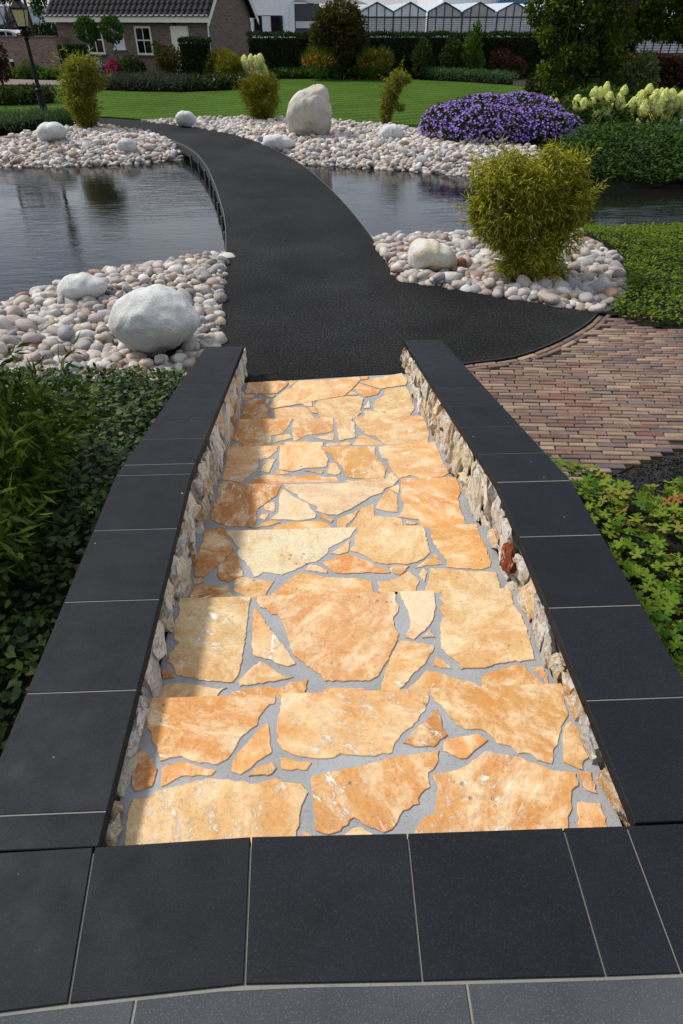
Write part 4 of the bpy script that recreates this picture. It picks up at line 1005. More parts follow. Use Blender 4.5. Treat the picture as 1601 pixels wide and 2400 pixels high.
# green bamboo arching in beside the shaded wall
nb = []
for px, py, z, r in [(40, 930, 0.62, 0.20), (110, 980, 0.66, 0.18), (20, 1040, 0.7, 0.24), (90, 1060, 0.62, 0.20), (140, 1010, 0.6, 0.12), (30, 1150, 0.66, 0.20), (0, 1000, 0.55, 0.3), (-60, 1100, 0.6, 0.35), (-120, 980, 0.55, 0.4), (10, 1270, 0.7, 0.13), (-70, 1240, 0.6, 0.3)]:
    c = on(px, py, z); nb.append((c[0] - 0.05, c[1], c[2], r, r, r * 0.8))
bamboo("leafy green bamboo arching beside the shaded wall, at the picture's edge", -2.25, 2.55, nb + [(-2.35, 3.0, 1.05, .45, .5, .45), (-2.45, 2.3, 1.15, .5, .5, .5), (-2.3, 1.6, 1.0, .45, .45, .45), (-2.2, 1.0, .95, .45, .45, .45), (-2.9, 2.2, 1.3, .6, .7, .6), (-2.9, 1.2, 1.3, .6, .6, .6), (-2.15, 1.4, 1.5, .42, .42, .4), (-2.15, 2.1, 1.55, .42, .42, .4), (-2.12, 2.8, 1.5, .42, .42, .4), (-2.2, 3.5, 1.45, .42, .42, .4)], 15000, 0.115, 0.020, 45, L_BAMBOO2, 1.2, base_r=0.25, ncul=30, droop=0.7)  # the higher blobs, out of view, are added to shade the ivy

# ------------------------------------------------------------------ ivy, ground cover, lobed leaves, mulch
def cover(name, label, cat, poly, n, L, W, hfun, mat, seed, flatness=0.55, kind=None):
    global rng
    rng = np.random.default_rng(seed)
    P2 = in_poly(poly, n); Z = ground_z(P2[:, 0], P2[:, 1]); H = hfun(P2[:, 0], P2[:, 1]); t = rng.random(n) ** 0.5
    P = np.c_[P2, Z + 0.01 + H * (0.35 + 0.65 * t)]
    D = rng.normal(size=P.shape); D[:, 2] = D[:, 2] * 0.5 + 0.15
    e = edge_dist(poly, P2[:, 0], P2[:, 1])
    Nn = np.tile([0, 0, 1.0], (n, 1)) * flatness * 3
    o = leaves(name, P, D, L * rng.uniform(0.6, 1.3, n), W * rng.uniform(0.7, 1.25, n), mat, None, N=Nn)
    return tag(o, label, cat, kind=kind)
def mound(poly, hfun, name, mat, parent=None, cut=0.6, step=0.1):
    A = np.array(poly); x0, y0 = A.min(0); x1, y1 = A.max(0); n, m = max(4, int((x1 - x0) / step)), max(4, int((y1 - y0) / step))
    X, Y = np.meshgrid(np.linspace(x0, x1, n), np.linspace(y0, y1, m)); Z = ground_z(X.ravel(), Y.ravel()).reshape(X.shape) + cut * hfun(X, Y) * np.clip(edge_dist(poly, X.ravel(), Y.ravel()).reshape(X.shape) / 0.15, 0, 1)
    V = np.stack([X, Y, Z], -1).reshape(-1, 3); i, j = np.meshgrid(np.arange(n - 1), np.arange(m - 1)); a = (j * n + i).ravel()
    a = a[inside(poly, (X[:-1, :-1] + X[1:, 1:]).ravel() / 2, (Y[:-1, :-1] + Y[1:, 1:]).ravel() / 2)]
    L = np.stack([a, a + 1, a + 1 + n, a + n], 1)
    return link(name, fast_mesh(name, V, L.ravel(), np.arange(len(a)) * 4, np.full(len(a), 4), mat, True), parent)
IVY = [(-0.965, 0.85), (-0.965, 4.84), (-1.2, 4.9), (-2.3, 4.98), (-5.2, 4.98), (-5.2, 0.85)]
ivy_h = lambda X, Y: np.clip(0.10 + 0.42 * np.clip((4.98 - Y) / 2.2, 0, 1) * (0.55 + 0.55 * wobble(X, Y, 1.2)), 0, 0.55)
ivy = cover("ivy", "glossy dark ivy filling the bed beside the shaded wall", "ivy", IVY, 30000, 0.048, 0.034, ivy_h, L_IVY, 51, kind="stuff")
mound(IVY, ivy_h, "stems", M_FILL, ivy, 0.5)
COV_R = [(3.3, 9.95), (3.5, 9.2), (3.72, 8.75), (3.78, 7.9), (3.42, 6.9), (3.1, 6.4), (2.92, 6.15), (3.12, 5.84), (3.48, 5.7), (5.2, 5.55), (8, 5.5), (8, 10.05), (5.6, 9.98), (4.3, 9.9)]
cov_h = lambda X, Y: 0.05 + 0.16 * wobble(X, Y, 0.9, 1.0)
cr = cover("ground_cover", "bright green ground cover between brick paving and pond", "ground cover", COV_R, 26000, 0.048, 0.026, cov_h, L_COVER, 52, kind="stuff")
mound(COV_R, cov_h, "stems", M_FILL, cr, 0.5)
COV_F = [(5.0, 13.72), (5.6, 13.55), (7.3, 13.33), (9.5, 13.1), (13, 13.0), (13, 16.2), (8.3, 16.4), (7.2, 16.2), (6.0, 15.9), (5.1, 15.0)]
covf_h = lambda X, Y: (0.20 + 0.30 * np.clip((Y - 13.2) / 2.2, 0, 1)) * (0.75 + 0.5 * wobble(X, Y, 0.6, 2.0))
cf = cover("ground_cover", "dark green ground cover on the far shore under the hydrangeas", "ground cover", COV_F, 26000, 0.085, 0.050, covf_h, L_COVER2, 53, kind="stuff")
mound(COV_F, covf_h, "stems", M_FILL, cf, 0.6, 0.2)

GER = [(1.19, 0.85), (1.19, 3.32), (1.35, 3.34), (1.62, 3.2), (1.95, 3.02), (2.25, 3.12), (2.5, 3.35), (2.75, 3.55), (3.4, 3.8), (4.2, 3.9), (4.2, 0.85)]
ger_h = lambda X, Y: 0.13 + 0.15 * wobble(X, Y, 1.1, 0.4)
def lobed(n, poly, seed, name, mat, R0, R1, hfun, parent):
    global rng
    rng = np.random.default_rng(seed); P2 = in_poly(poly, n); H = hfun(P2[:, 0], P2[:, 1]); z = gz(2, 3) + H * (0.55 + 0.5 * rng.random(n) ** 0.7)
    angs, rads = [], []
    for l in range(5):                                   # five toothed lobes
        c = math.pi / 2 + (l - 2) * 1.08; s = (1.0, 0.95, 0.8)[abs(l - 2)]
        for da, r in ((-0.46, 0.42), (-0.28, 0.80), (-0.12, 0.82), (0.0, 1.0), (0.12, 0.82), (0.28, 0.80), (0.46, 0.42)): angs.append(c + da); rads.append(r * s)
    k = len(angs); a = np.array(angs); r = np.array(rads)
    V0 = np.r_[[[0, -0.05, 0.0]], np.c_[np.cos(a) * r, np.sin(a) * r, 0.28 * r * r - 0.12 * np.abs(np.cos(5 * (a - math.pi / 2) / 2.16))]]
    F = [(0, i + 1, i + 2) for i in range(k - 1)]
    VV = np.empty((n, k + 1, 3)); az = rng.uniform(0, 6.28, n); sc = rng.uniform(R0, R1, n); tx = rng.normal(0, 0.34, n) - 0.18; ty = rng.normal(0, 0.30, n)
    for i in range(n): VV[i] = (V0 * sc[i]) @ rot_matrix((tx[i], ty[i], az[i])).T + (P2[i, 0], P2[i, 1], z[i])
    f = np.array(F); LL = (f[None] + (np.arange(n) * (k + 1))[:, None, None]).ravel(); m = n * len(F)
    return link(name, fast_mesh(name, VV.reshape(-1, 3), LL, np.arange(m) * 3, np.full(m, 3), mat), parent)
gb = mound(GER, ger_h, "cranesbill_bed", M_FILL, None, 0.45)
tag(gb, "bed of bright lobed cranesbill leaves beside the sunlit wall", "plant bed", kind="stuff")
lobed(4400, GER, 54, "leaves", L_GERAN, 0.034, 0.058, ger_h, gb)
# black mulch between paving and leaves
MUL = [(1.76, 3.16), (1.94, 3.34), (2.22, 3.48), (2.6, 3.64), (3.3, 3.9), (4.2, 4.0), (4.2, 3.7), (3.2, 3.5), (2.6, 3.3), (2.1, 3.05)]
rng = np.random.default_rng(55); P2 = in_poly(MUL, 5200); e = edge_dist(MUL, P2[:, 0], P2[:, 1])
mh = lambda X, Y: 0.05 + 0 * X
mu = mound(MUL, mh, "mulch", M_MULCH, None, 1.0, 0.06)
tag(mu, "strip of crumbly black mulch along the brick paving edge", "mulch", kind="stuff")
leaves("chips", np.c_[P2, -0.02 + 0.055 * np.clip(e / 0.15, 0.2, 1) + rng.uniform(0, 0.012, len(P2))], rng.normal(size=(len(P2), 3)) * [1, 1, .5], rng.uniform(0.012, 0.03, len(P2)), rng.uniform(0.008, 0.016, len(P2)), M_MULCH, mu)

# ------------------------------------------------------------------ purple cranesbill mound and hydrangeas
def flower_mound(label, blobs, nleaf, nflow, seed):
    global rng
    rng = np.random.default_rng(seed); c = np.mean(np.array(blobs)[:, :3], 0)
    b = empty("flower_mound", (c[0], c[1], 0)); tag(b, label, "flowers")
    P, u = ball_points(blobs, nleaf, 0.75, 0.05); k = P[:, 2] > -0.05; P, u = P[k], u[k]
    leaves("foliage", P, u + rng.normal(size=P.shape) * 0.7, 0.10, 0.07, L_DARK, b)
    P, u = ball_points(blobs, nflow, 0.93, 0.05); k = (P[:, 2] > 0.12); P, u = P[k], u[k]; P = P + u * 0.05
    N = len(P); PP = []; DD = []; NN = []                 # five petals a flower
    up_ = norm(u * 0.6 + np.array([0, -0.15, 0.8]) + rng.normal(size=u.shape) * 0.35); a0 = rng.uniform(0, 6.28, N); s = norm(np.cross(up_, rng.normal(size=u.shape))); t = np.cross(up_, s)
    for q in range(5):
        an = a0 + q * 1.2566; PP.append(P); DD.append(s * np.cos(an)[:, None] + t * np.sin(an)[:, None] + up_ * 0.35); NN.append(up_ * 3)
    leaves("blossom", np.concatenate(PP), np.concatenate(DD), 0.030, 0.029, F_PURPLE, b, N=np.concatenate(NN))
    return b
Yp = 17.4
flower_mound("broad mound of purple cranesbill flowers by the far pebbles",
             [bl(1065, 300, 78, 50, 17.6, 80), bl(1130, 285, 95, 50, 18.2, 100), bl(1220, 288, 105, 55, 18.0, 100), bl(1150, 308, 100, 50, 17.0, 70), bl(1250, 312, 85, 48, 17.0, 70), bl(1310, 318, 55, 42, 17.4, 60), bl(1050, 295, 55, 35, 18.5, 60)], 12000, 11500, 61)
def hydrangea(label, name_loc, heads, Y, leafblobs, nleaf, seed, fm, hr, group):
    global rng
    rng = np.random.default_rng(seed); rr = random.Random(seed)
    b = empty("hydrangea", (name_loc[0], name_loc[1], 0)); tag(b, label, "hydrangea", group)
    P, u = ball_points(leafblobs, nleaf, 0.55, 0.2); k = P[:, 2] > 0.0; P, u = P[k], u[k]
    D = u + rng.normal(size=P.shape) * 0.6; D[:, 2] -= 0.35
    leaves("foliage", P, D, rng.uniform(0.09, 0.16, len(P)), rng.uniform(0.05, 0.08, len(P)), L_HYD, b)
    c0 = np.mean(np.array(leafblobs)[:, :3], 0); st = MB()
    for (px, py) in heads:
        yy = Y + rr.uniform(-0.25, 0.15); c = up(px, py, yy); r = hr * rr.uniform(0.75, 1.25); h = r * rr.uniform(1.05, 1.5)
        st.tube([(c0[0] + (c[0] - c0[0]) * 0.5, yy + 0.25, 0.0), (c[0], yy + 0.08, c[2] * 0.6), (c[0], yy, c[2])], [0.012, 0.009, 0.006], 5, False)
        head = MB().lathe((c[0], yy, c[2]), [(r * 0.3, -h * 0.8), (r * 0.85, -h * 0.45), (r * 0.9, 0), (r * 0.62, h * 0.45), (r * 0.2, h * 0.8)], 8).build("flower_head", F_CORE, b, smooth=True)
        n = 260; u = norm(rng.normal(size=(n, 3))); tp = 1 - 0.32 * np.clip(u[:, 2], -1, 1)     # blunt cone of florets
        Pq = c + u * np.array([r, r, h]) * rng.uniform(0.88, 1.05, n)[:, None]; Pq[:, :2] = c[:2] + (Pq[:, :2] - c[:2]) * tp[:, None]
        s = norm(np.cross(u, rng.normal(size=u.shape)))
        leaves("florets", Pq - s * r * 0.16, s + u * 0.25, r * 0.36, r * 0.34, fm, head, N=u * 3)
    st.build("stems", M_BARK, b)
    return b
Z8 = (1280, 180, 4.885)
hd = [(690, 130), (610, 200), (560, 180), (680, 200), (430, 315), (360, 320), (530, 290), (600, 290), (690, 290), (600, 405), (690, 410), (585, 495), (920, 380), (895, 150), (935, 490), (990, 320), (860, 330), (800, 310), (360, 265), (720, 240), (650, 350), (840, 255), (770, 480), (1055, 565), (1135, 590)]
hydrangea("lime cream panicle hydrangea nearest the purple flowers and the tree", (7.0, 18.6), zz(*Z8, hd), 18.0, [bl(1400, 250, 80, 40, 18.9), bl(1450, 280, 60, 45, 18.9), bl(1400, 310, 70, 34, 18.6), bl(1380, 335, 60, 22, 18.2), bl(1400, 268, 70, 40, 18.15), bl(1430, 300, 60, 30, 17.9)], 4600, 62, F_CREAM, 0.105, "hydrangeas on the far shore")
hd = [(1100, 290), (1110, 220), (1180, 140), (1080, 250), (1120, 360), (1230, 340), (1250, 440), (1310, 200), (1250, 230), (1430, 220), (1330, 280), (1360, 230), (1380, 430), (1430, 380), (1480, 330), (1520, 270), (1560, 225), (1540, 330), (1540, 460), (1540, 590), (1440, 590), (1380, 690), (1450, 700), (1430, 750), (1420, 300), (1500, 290), (1300, 310), (1600, 300), (1620, 400), (1560, 700), (1290, 370)]
hydrangea("lime cream panicle hydrangea at the picture's edge above the far ground cover", (9.4, 18.4), zz(*Z8, hd), 17.8, [bl(1540, 260, 70, 45, 18.7), bl(1590, 280, 70, 55, 18.7), bl(1540, 310, 60, 40, 18.6), bl(1640, 280, 70, 70, 18.7), bl(1560, 290, 60, 40, 18.0)], 4200, 63, F_CREAM, 0.11, "hydrangeas on the far shore")
# loose white head by the tree foot
hydrangea("small sprig of cream hydrangea at the tree foot", (6.3, 19.6), [(1289, 236), (1293, 250), (1284, 243), (1303, 242)], 19.4, [bl(1290, 262, 14, 16, 19.5)], 200, 64, F_CREAM, 0.07, "hydrangeas on the far shore")

# ------------------------------------------------------------------ shrubs and trees
def shrub(name, label, cat, base, blobs, n, L, W, mat, seed, group=None, shell=0.5, dense=True, part="foliage", lump=0.25, bias=(0, 0, 0), flowers=None, trunk=0.03):
    global rng
    rng = np.random.default_rng(seed); rr = random.Random(seed)
    b = empty(name, (base[0], base[1], 0)); tag(b, label, cat, group)
    m = MB(); B = np.array(blobs)
    for q in B[:10]:
        m.tube([(base[0] + rr.uniform(-.05, .05), base[1] + rr.uniform(-.05, .05), -0.05), ((base[0] + q[0]) / 2, (base[1] + q[1]) / 2, q[2] * 0.5), tuple(q[:3])], [trunk, trunk * 0.7, trunk * 0.3], 6, False)
    m.build("stems", M_BARK, b)
    P, u = ball_points(blobs, n, shell, lump); k = P[:, 2] > 0.0; P, u = P[k], u[k]
    D = u + rng.normal(size=P.shape) * 0.7 + np.array(bias)
    leaves(part, P, D, L * rng.uniform(0.6, 1.3, len(P)), W * rng.uniform(0.7, 1.25, len(P)), mat, b)
    if flowers:
        fn, fm, fl, fz = flowers
        P, u = ball_points(blobs, fn, 0.9, lump); k = P[:, 2] > fz; P, u = P[k], u[k]
        leaves("blossom", P, u + rng.normal(size=P.shape), fl, fl * 0.8, fm, b)
    return b
def hedge(label, x0, y0, x1, y1, thick, h, n, L, mat, seed, taper=0.0):
    """clipped hedge from (x0,y0) to (x1,y1)"""
    global rng
    rng = np.random.default_rng(seed); d = np.array([x1 - x0, y1 - y0]); ln = np.linalg.norm(d); d = d / ln; nrm = np.array([-d[1], d[0]])
    b = empty("clipped_hedge", ((x0 + x1) / 2, (y0 + y1) / 2, 0)); tag(b, label, "hedge")
    MB().box(((x0 + x1) / 2, (y0 + y1) / 2, (h - 0.07) / 2 - 0.05), (ln - 0.1, thick - 0.14, h - 0.07), math.atan2(d[1], d[0])).build("dark_core", M_FILL, b)  # solid dark core, added so no gaps show through the leaves
    s = rng.uniform(0, ln, n); f = rng.random(n); pw = h / (h + thick)
    front = f < pw * 0.72; back = (f >= pw * 0.72) & (f < pw * 0.8); top = f >= pw * 0.8
    z = np.where(top, h, rng.uniform(0.0, h, n)); o = np.where(front, -thick / 2, np.where(back, thick / 2, rng.uniform(-thick / 2, thick / 2, n)))
    bump = 0.03 * np.sin(s * 3.3) * np.sin(z * 5 + s) + rng.normal(0, 0.03, n)
    o = np.where(top, o, o + np.where(front, -bump, bump)); z = np.where(top, z + bump, z)
    P = np.c_[np.array([x0, y0]) + d * s[:, None] + nrm * o[:, None], z]
    out = np.zeros((n, 3)); out[:, :2] = nrm * np.where(front, -1, 1)[:, None]; out[top] = (0, 0, 1)
    leaves("foliage", P, out * 0.5 + rng.normal(size=P.shape) * 0.8 + [0, 0, 0.25], L * rng.uniform(0.7, 1.3, n), L * 0.62, mat, b)
    return b
# long dark hedge behind the lawn
hl, hr_ = up(585, 150, 37.2), up(1330, 150, 37.2)
hedge("long dark clipped hedge along the back of the lawn", hl[0], 37.2, hr_[0] + 3, 37.2, 1.1, 1.63, 26000, 0.10, L_HEDGE, 71)
# maple
Ym = 35.6
shrub("maple_tree", "dark olive maple tree in front of the long hedge", "tree", up(790, 180, Ym), [bl(800, 30, 38, 24, Ym), bl(770, 45, 30, 24, Ym), bl(825, 55, 28, 26, Ym), bl(760, 75, 32, 28, Ym), bl(800, 82, 44, 32, Ym), bl(835, 88, 26, 24, Ym), bl(752, 102, 24, 18, Ym), bl(795, 112, 40, 24, Ym), bl(838, 108, 22, 18, Ym), bl(790, 135, 34, 18, Ym)], 9000, 0.16, 0.09, L_MAPLE, 72, trunk=0.06, lump=0.35, bias=(0, 0, -0.2))
# shrubs before the hedge
Yh = 35.9
shrub("photinia_shrub", "broad dark pointed shrub, first of three before the long hedge", "shrub", up(995, 185, Yh), [bl(993, 108, 13, 14, Yh), bl(990, 130, 24, 22, Yh), bl(995, 155, 28, 24, Yh), bl(1000, 172, 22, 14, Yh)], 3200, 0.11, 0.055, L_DARK, 73, "shrubs before the long hedge")
shrub("photinia_shrub", "dark round shrub with reddish tips, middle one before the long hedge", "shrub", up(1058, 185, Yh), [bl(1060, 112, 18, 16, Yh), bl(1055, 135, 24, 22, Yh), bl(1058, 158, 26, 22, Yh)], 2800, 0.11, 0.055, L_DARK, 74, "shrubs before the long hedge", flowers=(60, L_RED, 0.12, 1.3))
shrub("columnar_beech", "light green slender pointed tree against the long hedge", "tree", up(1112, 185, Yh - 0.3), [bl(1118, 62, 7, 10, Yh), bl(1116, 82, 13, 14, Yh), bl(1108, 105, 20, 18, Yh), bl(1108, 130, 25, 20, Yh), bl(1112, 152, 24, 18, Yh), bl(1105, 168, 16, 12, Yh)], 3400, 0.12, 0.07, L_GREEN, 75)
shrub("purple_shrub", "low dusky purple shrub in the shade before the hedge", "shrub", up(1175, 185, 36), [bl(1175, 150, 30, 28, 36), bl(1210, 160, 24, 22, 36)], 1800, 0.11, 0.05, L_RED, 76)
for lab, px, sd in (("orange-flowered crocosmia clump under the maple, redder one", 752, 77), ("orange-flowered crocosmia clump to the outer side of the maple", 880, 78)):
    shrub("crocosmia", lab, "flowers", up(px, 182, 35.2), [bl(px, 150, 40, 26, 35.2), bl(px - 15, 145, 24, 18, 35.2), bl(px + 18, 142, 20, 18, 35.2)], 1500, 0.28, 0.03, L_GREEN, sd, "crocosmia clumps", bias=(0, 0, 0.9), flowers=(420, F_ORANGE, 0.10, 0.55))
def low_strip(name, label, cat, pts, n, h, w, L, W, mat, seed, bias=(0, 0, 0.8), kind=None, group=None, flowers=None):
    """loose low planting along a line of ground points"""
    global rng
    rng = np.random.default_rng(seed); P0 = np.array([p[:2] for p in pts]); seg = np.r_[0, np.cumsum(np.hypot(*np.diff(P0, axis=0).T))]
    q = rng.uniform(0, seg[-1], n); X = np.interp(q, seg, P0[:, 0]) + rng.normal(0, w / 2.5, n); Y = np.interp(q, seg, P0[:, 1]) + rng.normal(0, w / 2.5, n)
    H = h * (0.7 + 0.5 * wobble(X, Y, 1.5, seed)); Z = H * rng.random(n) ** 0.55
    D = rng.normal(size=(n, 3)) * 0.7 + np.array(bias)
    o = leaves(name, np.c_[X, Y, Z], D, L * rng.uniform(.6, 1.3, n), W, mat); tag(o, label, cat, group, kind)
    m = MB()
    for a, b in zip(P0[:-1], P0[1:]): m.box(((a[0] + b[0]) / 2, (a[1] + b[1]) / 2, h * 0.28), (math.hypot(*(b - a)), w * 0.9, h * 0.55), math.atan2(b[1] - a[1], b[0] - a[0]))
    m.build("stems", M_FILL, o)
    if flowers:
        k = rng.choice(n, flowers[0], replace=False); leaves("blossom", np.c_[X, Y, H][k] * [1, 1, 0.95], rng.normal(size=(flowers[0], 3)), flowers[2], flowers[2] * .8, flowers[1], o)
    return o
low_strip("santolina_border", "soft grey green low border along the back of the lawn", "border", [on(1010, 186), on(1100, 192), on(1195, 199)], 7000, 0.42, 0.5, 0.12, 0.03, L_SAGE, 79)
low_strip("border_planting", "low dark green planting between hedge and lawn near the crocosmia", "border", [on(650, 184), on(700, 184), on(760, 184)], 2200, 0.35, 0.5, 0.14, 0.06, L_GREEN, 80)
low_strip("hosta_row", "low bright leaves between the two crocosmia clumps", "border", [on(800, 185), on(865, 185)], 900, 0.35, 0.4, 0.2, 0.10, L_GREEN, 81)
low_strip("lavender_row", "dark grey lavender row along the curved lawn edge by the house", "lavender", [on(240, 208), on(330, 211), on(440, 213)], 7000, 0.45, 0.9, 0.20, 0.025, L_LAV, 82)
low_strip("bedding_plants", "dark low bedding plants with specks of white at the lawn edge", "border", [on(430, 211), on(500, 210), on(580, 206)], 4200, 0.42, 0.8, 0.13, 0.06, L_DARK, 83, flowers=(60, F_LILAC, 0.09))
low_strip("lavender_clump", "green lavender clump beside the lamp post foot", "lavender", [(-11.5, 18.6), on(0, 312), on(60, 300), on(110, 296)], 5200, 0.36, 0.75, 0.15, 0.022, L_SAGE, 84)
low_strip("lavender_clump", "small lavender clump between lamp post and upright bamboo", "lavender", [on(128, 300), on(172, 297)], 1600, 0.32, 0.4, 0.14, 0.022, L_SAGE, 85)
low_strip("rose_bed", "dark low plants across the lawn behind the lamp post", "border", [on(-10, 246), on(60, 245), on(115, 240)], 2600, 0.45, 0.7, 0.12, 0.06, L_DARK, 86)
low_strip("edging_plants", "small leafy plants along the foot of the brick garden wall", "border", [on(25, 183), on(90, 185), on(150, 187)], 1500, 0.32, 0.5, 0.16, 0.08, L_GREEN, 87)
# shrubs by the house
Yq = 36.2
hedge("square clipped hedge block by the house door", *up(427, 150, 36.4)[:2], *up(497, 150, 36.4)[:2], 1.0, float(up(460, 95, 36.4)[2]), 3600, 0.10, L_HEDGE, 88)
shrub("golden_shrub", "yellow green shrub behind its twin beside the clipped block", "shrub", up(515, 185, 36), [bl(520, 140, 30, 20, 36), bl(500, 158, 20, 20, 36)], 2600, 0.13, 0.05, L_YELLOW, 89, "golden shrubs by the house")
shrub("golden_shrub", "rounder yellow green shrub nearer the cream hydrangea", "shrub", up(540, 190, 35.2), [bl(540, 155, 32, 24, 35.2), bl(548, 172, 26, 18, 35.2)], 3000, 0.13, 0.05, L_YELLOW, 90, "golden shrubs by the house")
hydrangea("cream hydrangea by the house corner", up(598, 180, 35.4), [(588, 137), (600, 147), (612, 152), (580, 150), (592, 158), (604, 163), (618, 160), (573, 143), (610, 140), (622, 172), (598, 172), (582, 168), (586, 178), (615, 182), (604, 178), (577, 158)], 35.2, [bl(598, 160, 28, 20, 35.6), bl(600, 175, 24, 14, 35.5)], 700, 91, F_CREAM2, 0.15, "hydrangeas by the house")
shrub("rose_bush", "bronze tinted bush in front of the house door", "shrub", up(400, 190, 36), [bl(392, 135, 28, 24, 36), bl(412, 150, 26, 24, 36), bl(375, 120, 16, 14, 36), bl(395, 165, 30, 20, 36)], 2600, 0.12, 0.06, L_MAPLE, 92)
shrub("leafy_bush", "dark green bush below the framed window beside pink flowers", "shrub", up(308, 190, 36), [bl(308, 155, 26, 18, 36), bl(320, 165, 20, 18, 36)], 1600, 0.13, 0.06, L_DARK, 93)
shrub("pink_flowers", "patch of bright pink flowers under the shuttered window", "flowers", up(266, 190, 36), [bl(266, 162, 16, 15, 36)], 400, 0.12, 0.05, L_DARK, 94, flowers=(420, F_PINK, 0.11, 0.2))
shrub("lilac_flowers", "patch of pale lilac flowers beside the pink ones", "flowers", up(231, 190, 36), [bl(231, 162, 14, 12, 36)], 400, 0.12, 0.05, L_DARK, 95, flowers=(200, F_LILAC, 0.10, 0.2))
hedge("low clipped laurel in front of the left window", *up(150, 150, 37.4)[:2], *up(208, 150, 37.4)[:2], 0.7, float(up(180, 112, 37.4)[2]), 1500, 0.12, L_HEDGE, 96)
for lab, px, py, r, sd in (("front clipped box ball by the brick garden wall", 57, 174, 15, 97), ("rear clipped box ball, tallest by the garden wall", 67, 158, 15, 98), ("clipped box ball hidden partly by the lamp post", 86, 170, 15, 99)):
    shrub("box_ball", lab, "topiary", up(px, 190, 36.5), [bl(px, py, r, r, 36.5)], 1300, 0.06, 0.035, L_GREEN, sd, "box balls by the garden wall", 0.85, lump=0.0)
for lab, px, py, r, sd in (("ball-crowned standard tree with twisted stem, nearer the wall", 203, 70, 23, 100), ("ball-crowned standard tree with twisted stem before the shutter", 262, 69, 24, 101)):
    Yt = 37.0; c = up(px, py, Yt); rng = np.random.default_rng(sd)
    t = empty("ball_tree", (c[0], c[1], 0)); tag(t, lab, "tree", "ball-crowned trees by the house")
    MB().tube([(c[0] + 0.07 * math.sin(k * 1.5), c[1] + 0.07 * math.cos(k * 1.5), k * 0.085) for k in range(int(c[2] / 0.085))], 0.022, 6).build("trunk", M_BARK, t)
    P, u = ball_points([(*c, r / per_metre(Yt), r / per_metre(Yt), r / per_metre(Yt))], 1700, 0.6, 0.12); leaves("crown", P, u + rng.normal(size=P.shape) * 0.6, 0.12, 0.06, L_COVER2, t)
# big tree with low branches, and the dark shrubbery round its foot
def tree(label, base, blobs, n, L, W, mat, seed, limbs, name="tree", group=None):
    global rng
    rng = np.random.default_rng(seed); rr = random.Random(seed)
    t = empty(name, (base[0], base[1], 0)); tag(t, label, "tree", group)
    m = MB()
    for (pts, r) in limbs: m.tube(smooth_curve(pts, 4), np.linspace(r, r * 0.35, len(smooth_curve(pts, 4))).tolist(), 8, False)
    B = np.array(blobs)
    for q in B:
        pts, r = limbs[rr.randrange(len(limbs))]; a = np.array(pts[-1]) * 0.5 + np.array(pts[-2]) * 0.5
        m.tube([a, (a + q[:3]) / 2 + [0, 0, 0.15], q[:3]], [r * 0.3, r * 0.2, 0.01], 5, False)
    m.build("trunk", M_BARK, t)
    P, u = ball_points(blobs, n, 0.35, 0.3); k = P[:, 2] > 0.25; P, u = P[k], u[k]
    D = u * 0.7 + rng.normal(size=P.shape) * 0.7; D[:, 2] -= 0.45
    leaves("crown", P, D, L * rng.uniform(0.6, 1.25, len(P)), W * rng.uniform(0.8, 1.2, len(P)), mat, t)
    return t
Yt = 21.9; tb = up(1330, 280, Yt)
tbl = [bl(1290, 20, 40, 40, Yt, 50), bl(1300, 70, 36, 45, Yt, 50), bl(1310, 130, 40, 45, Yt, 50), bl(1305, 185, 36, 40, Yt, 45), bl(1350, 40, 55, 50, Yt, 60), bl(1370, 100, 60, 50, Yt, 60), bl(1365, 165, 55, 50, Yt, 50), bl(1340, 225, 42, 36, Yt, 45), bl(1430, 30, 50, 50, Yt, 60), bl(1430, 85, 45, 40, Yt, 60), bl(1420, 150, 40, 40, Yt, 50)]
for q in range(12):
    rr = random.Random(q); tbl.append((tb[0] + rr.uniform(-0.9, 1.2), Yt + rr.uniform(-0.3, 1.2), rr.uniform(2.8, 4.4), rr.uniform(.6, .9), rr.uniform(.6, .9), rr.uniform(.5, .8)))
tbl = [(b[0] + random.Random(i).uniform(-.25, .25), b[1], b[2], b[3] * .62, b[4] * .62, b[5] * .62) for i, b in enumerate(tbl)] + tufts([(b[0], b[1], b[2], b[3] * 1.15, b[4], b[5] * 1.1) for b in tbl], 5, 31, 0.30)
tree("big dark tree with low hanging branches above the purple flowers", tb, tbl, 40000, 0.12, 0.060, L_TREE, 110,
     [([(tb[0], Yt, -0.05), (tb[0] - 0.1, Yt, 1.2), (tb[0] - 0.35, Yt, 2.6), (tb[0] - 0.5, Yt, 4.4)], 0.10), ([(tb[0] + .25, Yt, -0.05), (tb[0] + 0.5, Yt, 1.2), (tb[0] + 1.3, Yt, 2.8), (tb[0] + 2.2, Yt, 4.2)], 0.11), ([(tb[0] + .12, Yt + .2, -0.05), (tb[0] + 0.2, Yt + .3, 1.4), (tb[0] + .5, Yt + .4, 3.0), (tb[0] + .8, Yt + .4, 5.0)], 0.10)])
Yu = 27.5; tb4 = up(1760, 260, Yu)
